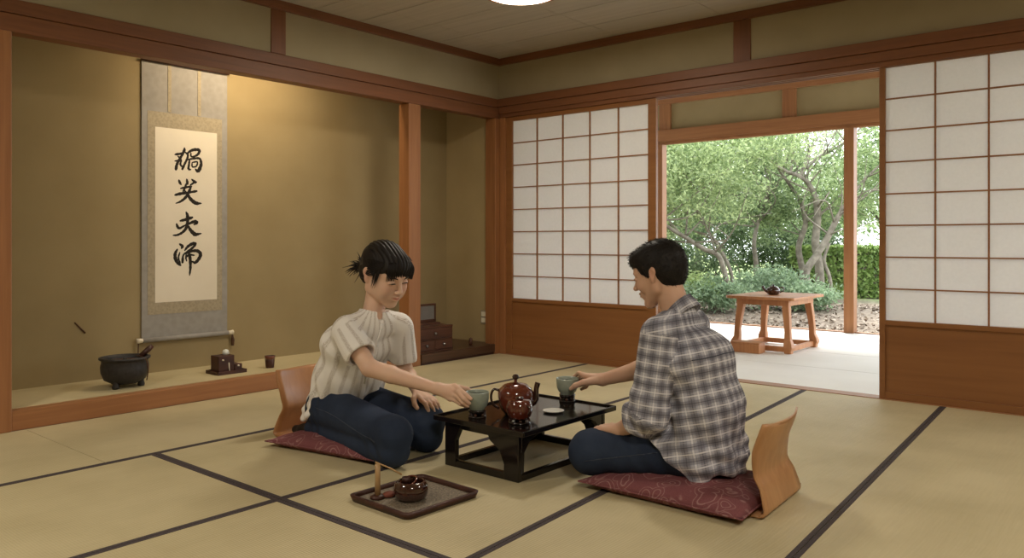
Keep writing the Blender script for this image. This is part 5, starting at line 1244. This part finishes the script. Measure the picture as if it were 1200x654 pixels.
    inN = np.minimum(cone(shN, elN, .064, .068)(fc), cone(elN, elN + dN * .06, .068, .068)(fc)); inN = (inN < .012) & ((fc - neck) @ Lt > .165 - .02 * smooth01(-fc[:, 2], -.55, -.4)) & ((fc - shN) @ nrm(elN - shN) > -.005)
    inF = (cone(shF, elF, .064, .060)(fc) < .012) & ((fc - neck) @ Lt < -.16); inC = (cone(elF, wrF, .060, .058)(fc) < .012) & ((fc - elF) @ dC > .0)
    uv = uvt[f]; uv[inN] = uvN[f][inN]; uv[inF] = uvF[f][inF]; uv[inC] = uvC[f][inC]
    sh_ = np_mesh('shirt', v, f, M['plaid'], root, O, uv=fix_seam(uv, 2 * PI * .165))
    # folded collar: band flaring out and down from the neck
    ax = nrm(nb - neck); e1 = nrm(Lt - ax * (Lt @ ax)); e2 = np.cross(ax, e1)     # e2 ~ +-forward
    if e2 @ F < 0: e2 = -e2
    vs, fs, uvl = [], [], []; na = 48; prof = [(.0615, .020), (.0625, .034), (.067, .037), (.074, .026), (.083, .008), (.093, -.012), (.091, -.014), (.081, .004), (.071, .018)]
    for i in range(na + 1):
        a = math.radians(28) + math.radians(304) * i / na
        pt_ = max(0, (abs(i / na - .5) * 2 - .75) / .25) ** 1.5
        for r_, h_ in prof:
            hh = h_ - .018 * pt_ * (1 if h_ < .012 else 0) - .006 - .036 * math.cos(a); rr2 = r_ + .006 * pt_
            p = neck + ax * (hh - .008) + (e2 * math.cos(a) * 1.0 + e1 * math.sin(a)) * rr2; vs.append(p); uvl.append((a * .07, h_))
    k = len(prof)
    for i in range(na):
        for q in range(k): fs.append((i * k + q, (i + 1) * k + q, (i + 1) * k + (q + 1) % k, i * k + (q + 1) % k))
    vs = np.array(vs); fs = np.array(fs); uvl = np.array(uvl)
    np_mesh('collar', vs, fs, M['plaid'], sh_, O, uv=uvl[fs])
    # shoulder yoke seam and back pleat
    pts = [shoot(b, neck + A(.30, y, -.135 - .02 * abs(y) * 4), A(-1, 0, 0)) for y in np.linspace(-.17, .17, 14)]
    MB().tube([tuple(p - O) for p in pts], .0018, 5).build('yoke_seam', M['thread'], sh_)
    # ---- jeans
    j = Sdf(); j.u(econe(hip - Z * .02, waist - Z * .05, .118, .104, Lt, 1.42), .01)
    for h_, k_, a_ in ((hipN, knN, anN), (hipF, knF, anF)):
        j.u(cone(h_ - Z * .02 + F * .03, k_, .084, .084), .03); j.u(cone(k_ - Z * .012, a_, .078, .052), .03)
    j.cut(lambda P: P[:, 2] - .052 + .046 * smooth01(-P[:, 0], 1.68, 1.78), .006)
    def jf(P):
        d = np.linalg.norm(P - (knN + A(.05, .03, 0)), axis=1); d2 = np.exp(-(np.linalg.norm(P - hip - A(-.12, -.16, 0), axis=1) / .12) ** 2)
        return .0030 * wobble(P, 22., 8, 5) + .0030 * np.exp(-(d / .12) ** 2) * np.sin((P - knN) @ A(60, 60, 40)) + .004 * d2 * np.sin((P - hip) @ A(80, 40, 60))
    j.disp(jf)
    v, f = surface(j, (-1.92, 2.36, -.01), (-1.20, 3.18, .36), .0042)
    jn = np_mesh('jeans', v, f, M['denim'], root, O)
    pts = [shoot(j, hipN * (1 - t) + knN * t + A(0, -.22, .015 - .04 * t), A(0, 1, 0)) for t in np.linspace(.25, .93, 12)]
    MB().tube([tuple(p - O) for p in pts], .0017, 5).build('side_seam', M['thread'], jn)
    for a_, d in ((anN, A(.10, .03, 0)), (anF, A(.08, -.03, 0))):
        q = Sdf(); q.u(cone(a_, a_ + d * .5 - Z * .005, .038, .034), .01).u(cone(a_ + d * .5, a_ + d * 1.3 - Z * .01, .034, .024), .02)
        v, f = surface(q, a_ - .2, a_ + .2, .006); np_mesh('sock', v, f, M['lash'], root, O)
    return root
def cuff(p, d, R1, r):                               # rolled cuff: torus round the sleeve end
    d = nrm(d)
    def f(P):
        q = P - p; h = q @ d; rad = np.linalg.norm(q - h[:, None] * d, axis=1); return np.sqrt((rad - R1) ** 2 + (np.maximum(np.abs(h) - .012, 0)) ** 2) - r
    return f
build_woman(); build_man()
backrest((-1.092, 2.76, 0), .06, 'bent plywood floor chair back behind the man in the plaid shirt', .19, 'ply')
backrest((-3.345, 2.36, 0), PI + .10, 'bent plywood floor chair back behind the kneeling woman, partly hidden', .195, 'plyw')

# ------------------------------------------------------------------ light
w = bpy.data.worlds.new('World'); bpy.context.scene.world = w; w.use_nodes = True
nt = w.node_tree; bg = nt.nodes['Background']
sky = nt.nodes.new('ShaderNodeTexSky'); sky.sky_type = 'HOSEK_WILKIE'; sky.turbidity = 8.; sky.ground_albedo = .4; sky.sun_direction = (.25, -.45, .85)
mxn = nt.nodes.new('ShaderNodeMix'); mxn.data_type = 'RGBA'; mxn.inputs[0].default_value = .80
nt.links.new(sky.outputs[0], mxn.inputs[6]); mxn.inputs[7].default_value = (.93, .97, 1., 1); nt.links.new(mxn.outputs[2], bg.inputs[0])
bg.inputs[1].default_value = SKY
def light(kind, name, loc, energy, color, size=.5, size_y=None, target=None, **kw):
    l = bpy.data.lights.new(name, kind); l.energy = energy; l.color = color
    if kind == 'AREA':
        l.size = size
        if size_y: l.shape = 'RECTANGLE'; l.size_y = size_y
    elif kind != 'SUN': l.shadow_soft_size = size
    for k, v in kw.items(): setattr(l, k, v)
    o = bpy.data.objects.new(name, l); C.objects.link(o); o.location = loc
    if target is not None: o.rotation_euler = (V(target) - V(loc)).to_track_quat('-Z', 'Y').to_euler()
    return o
light('SUN', 'sun_light', (0, 0, 10), SUN, (1., .95, .85), target=(-2.4, 8.0, 0), angle=math.radians(12)).rotation_euler = (math.radians(-32), math.radians(-22), 0)
# hidden lamp under the alcove ceiling, behind the beam
light('AREA', 'alcove_lamp', (-4.54, 2.95, 2.30), ALC, (1., .80, .54), .8, .10, target=(-4.95, 2.95, .6))
WARM = (1., .90, .76)
for x, y, e in ((-2.974, 3.588, .8), (-2.974, -.2, 1.2), (.7, 3.4, .9), (.5, .2, 1.9)):  # lamp in view first, then the three added fill lamps
    light('AREA', 'lamp_light', (x, y, HZ - .105), LAMP * e, WARM, .40, target=(x, y, 0), shape='DISK')
# no window behind the viewer; the added ceiling lamps brighten that side
# ------------------------------------------------------------------ camera
cam = bpy.data.cameras.new('camera'); co_ = bpy.data.objects.new('camera', cam); C.objects.link(co_)
cam.sensor_fit = 'HORIZONTAL'; cam.sensor_width = 36.; cam.lens = 36. * 932 / 1200
cam.shift_y = (284. - 327.) / 1200.
co_.location = (0, 0, .93); co_.rotation_euler = (PI / 2, 0, math.radians(40.3)); cam.clip_start = .05; cam.clip_end = 200
bpy.context.scene.camera = co_
sc_ = bpy.context.scene; sc_.view_settings.view_transform = 'Standard'; sc_.view_settings.look = 'None'
sc_.view_settings.exposure = EXPO; sc_.view_settings.gamma = 1.; sc_.view_settings.use_curve_mapping = False
try:
    sc_.cycles.use_denoising = True; sc_.cycles.sample_clamp_indirect = 6.
except Exception: pass
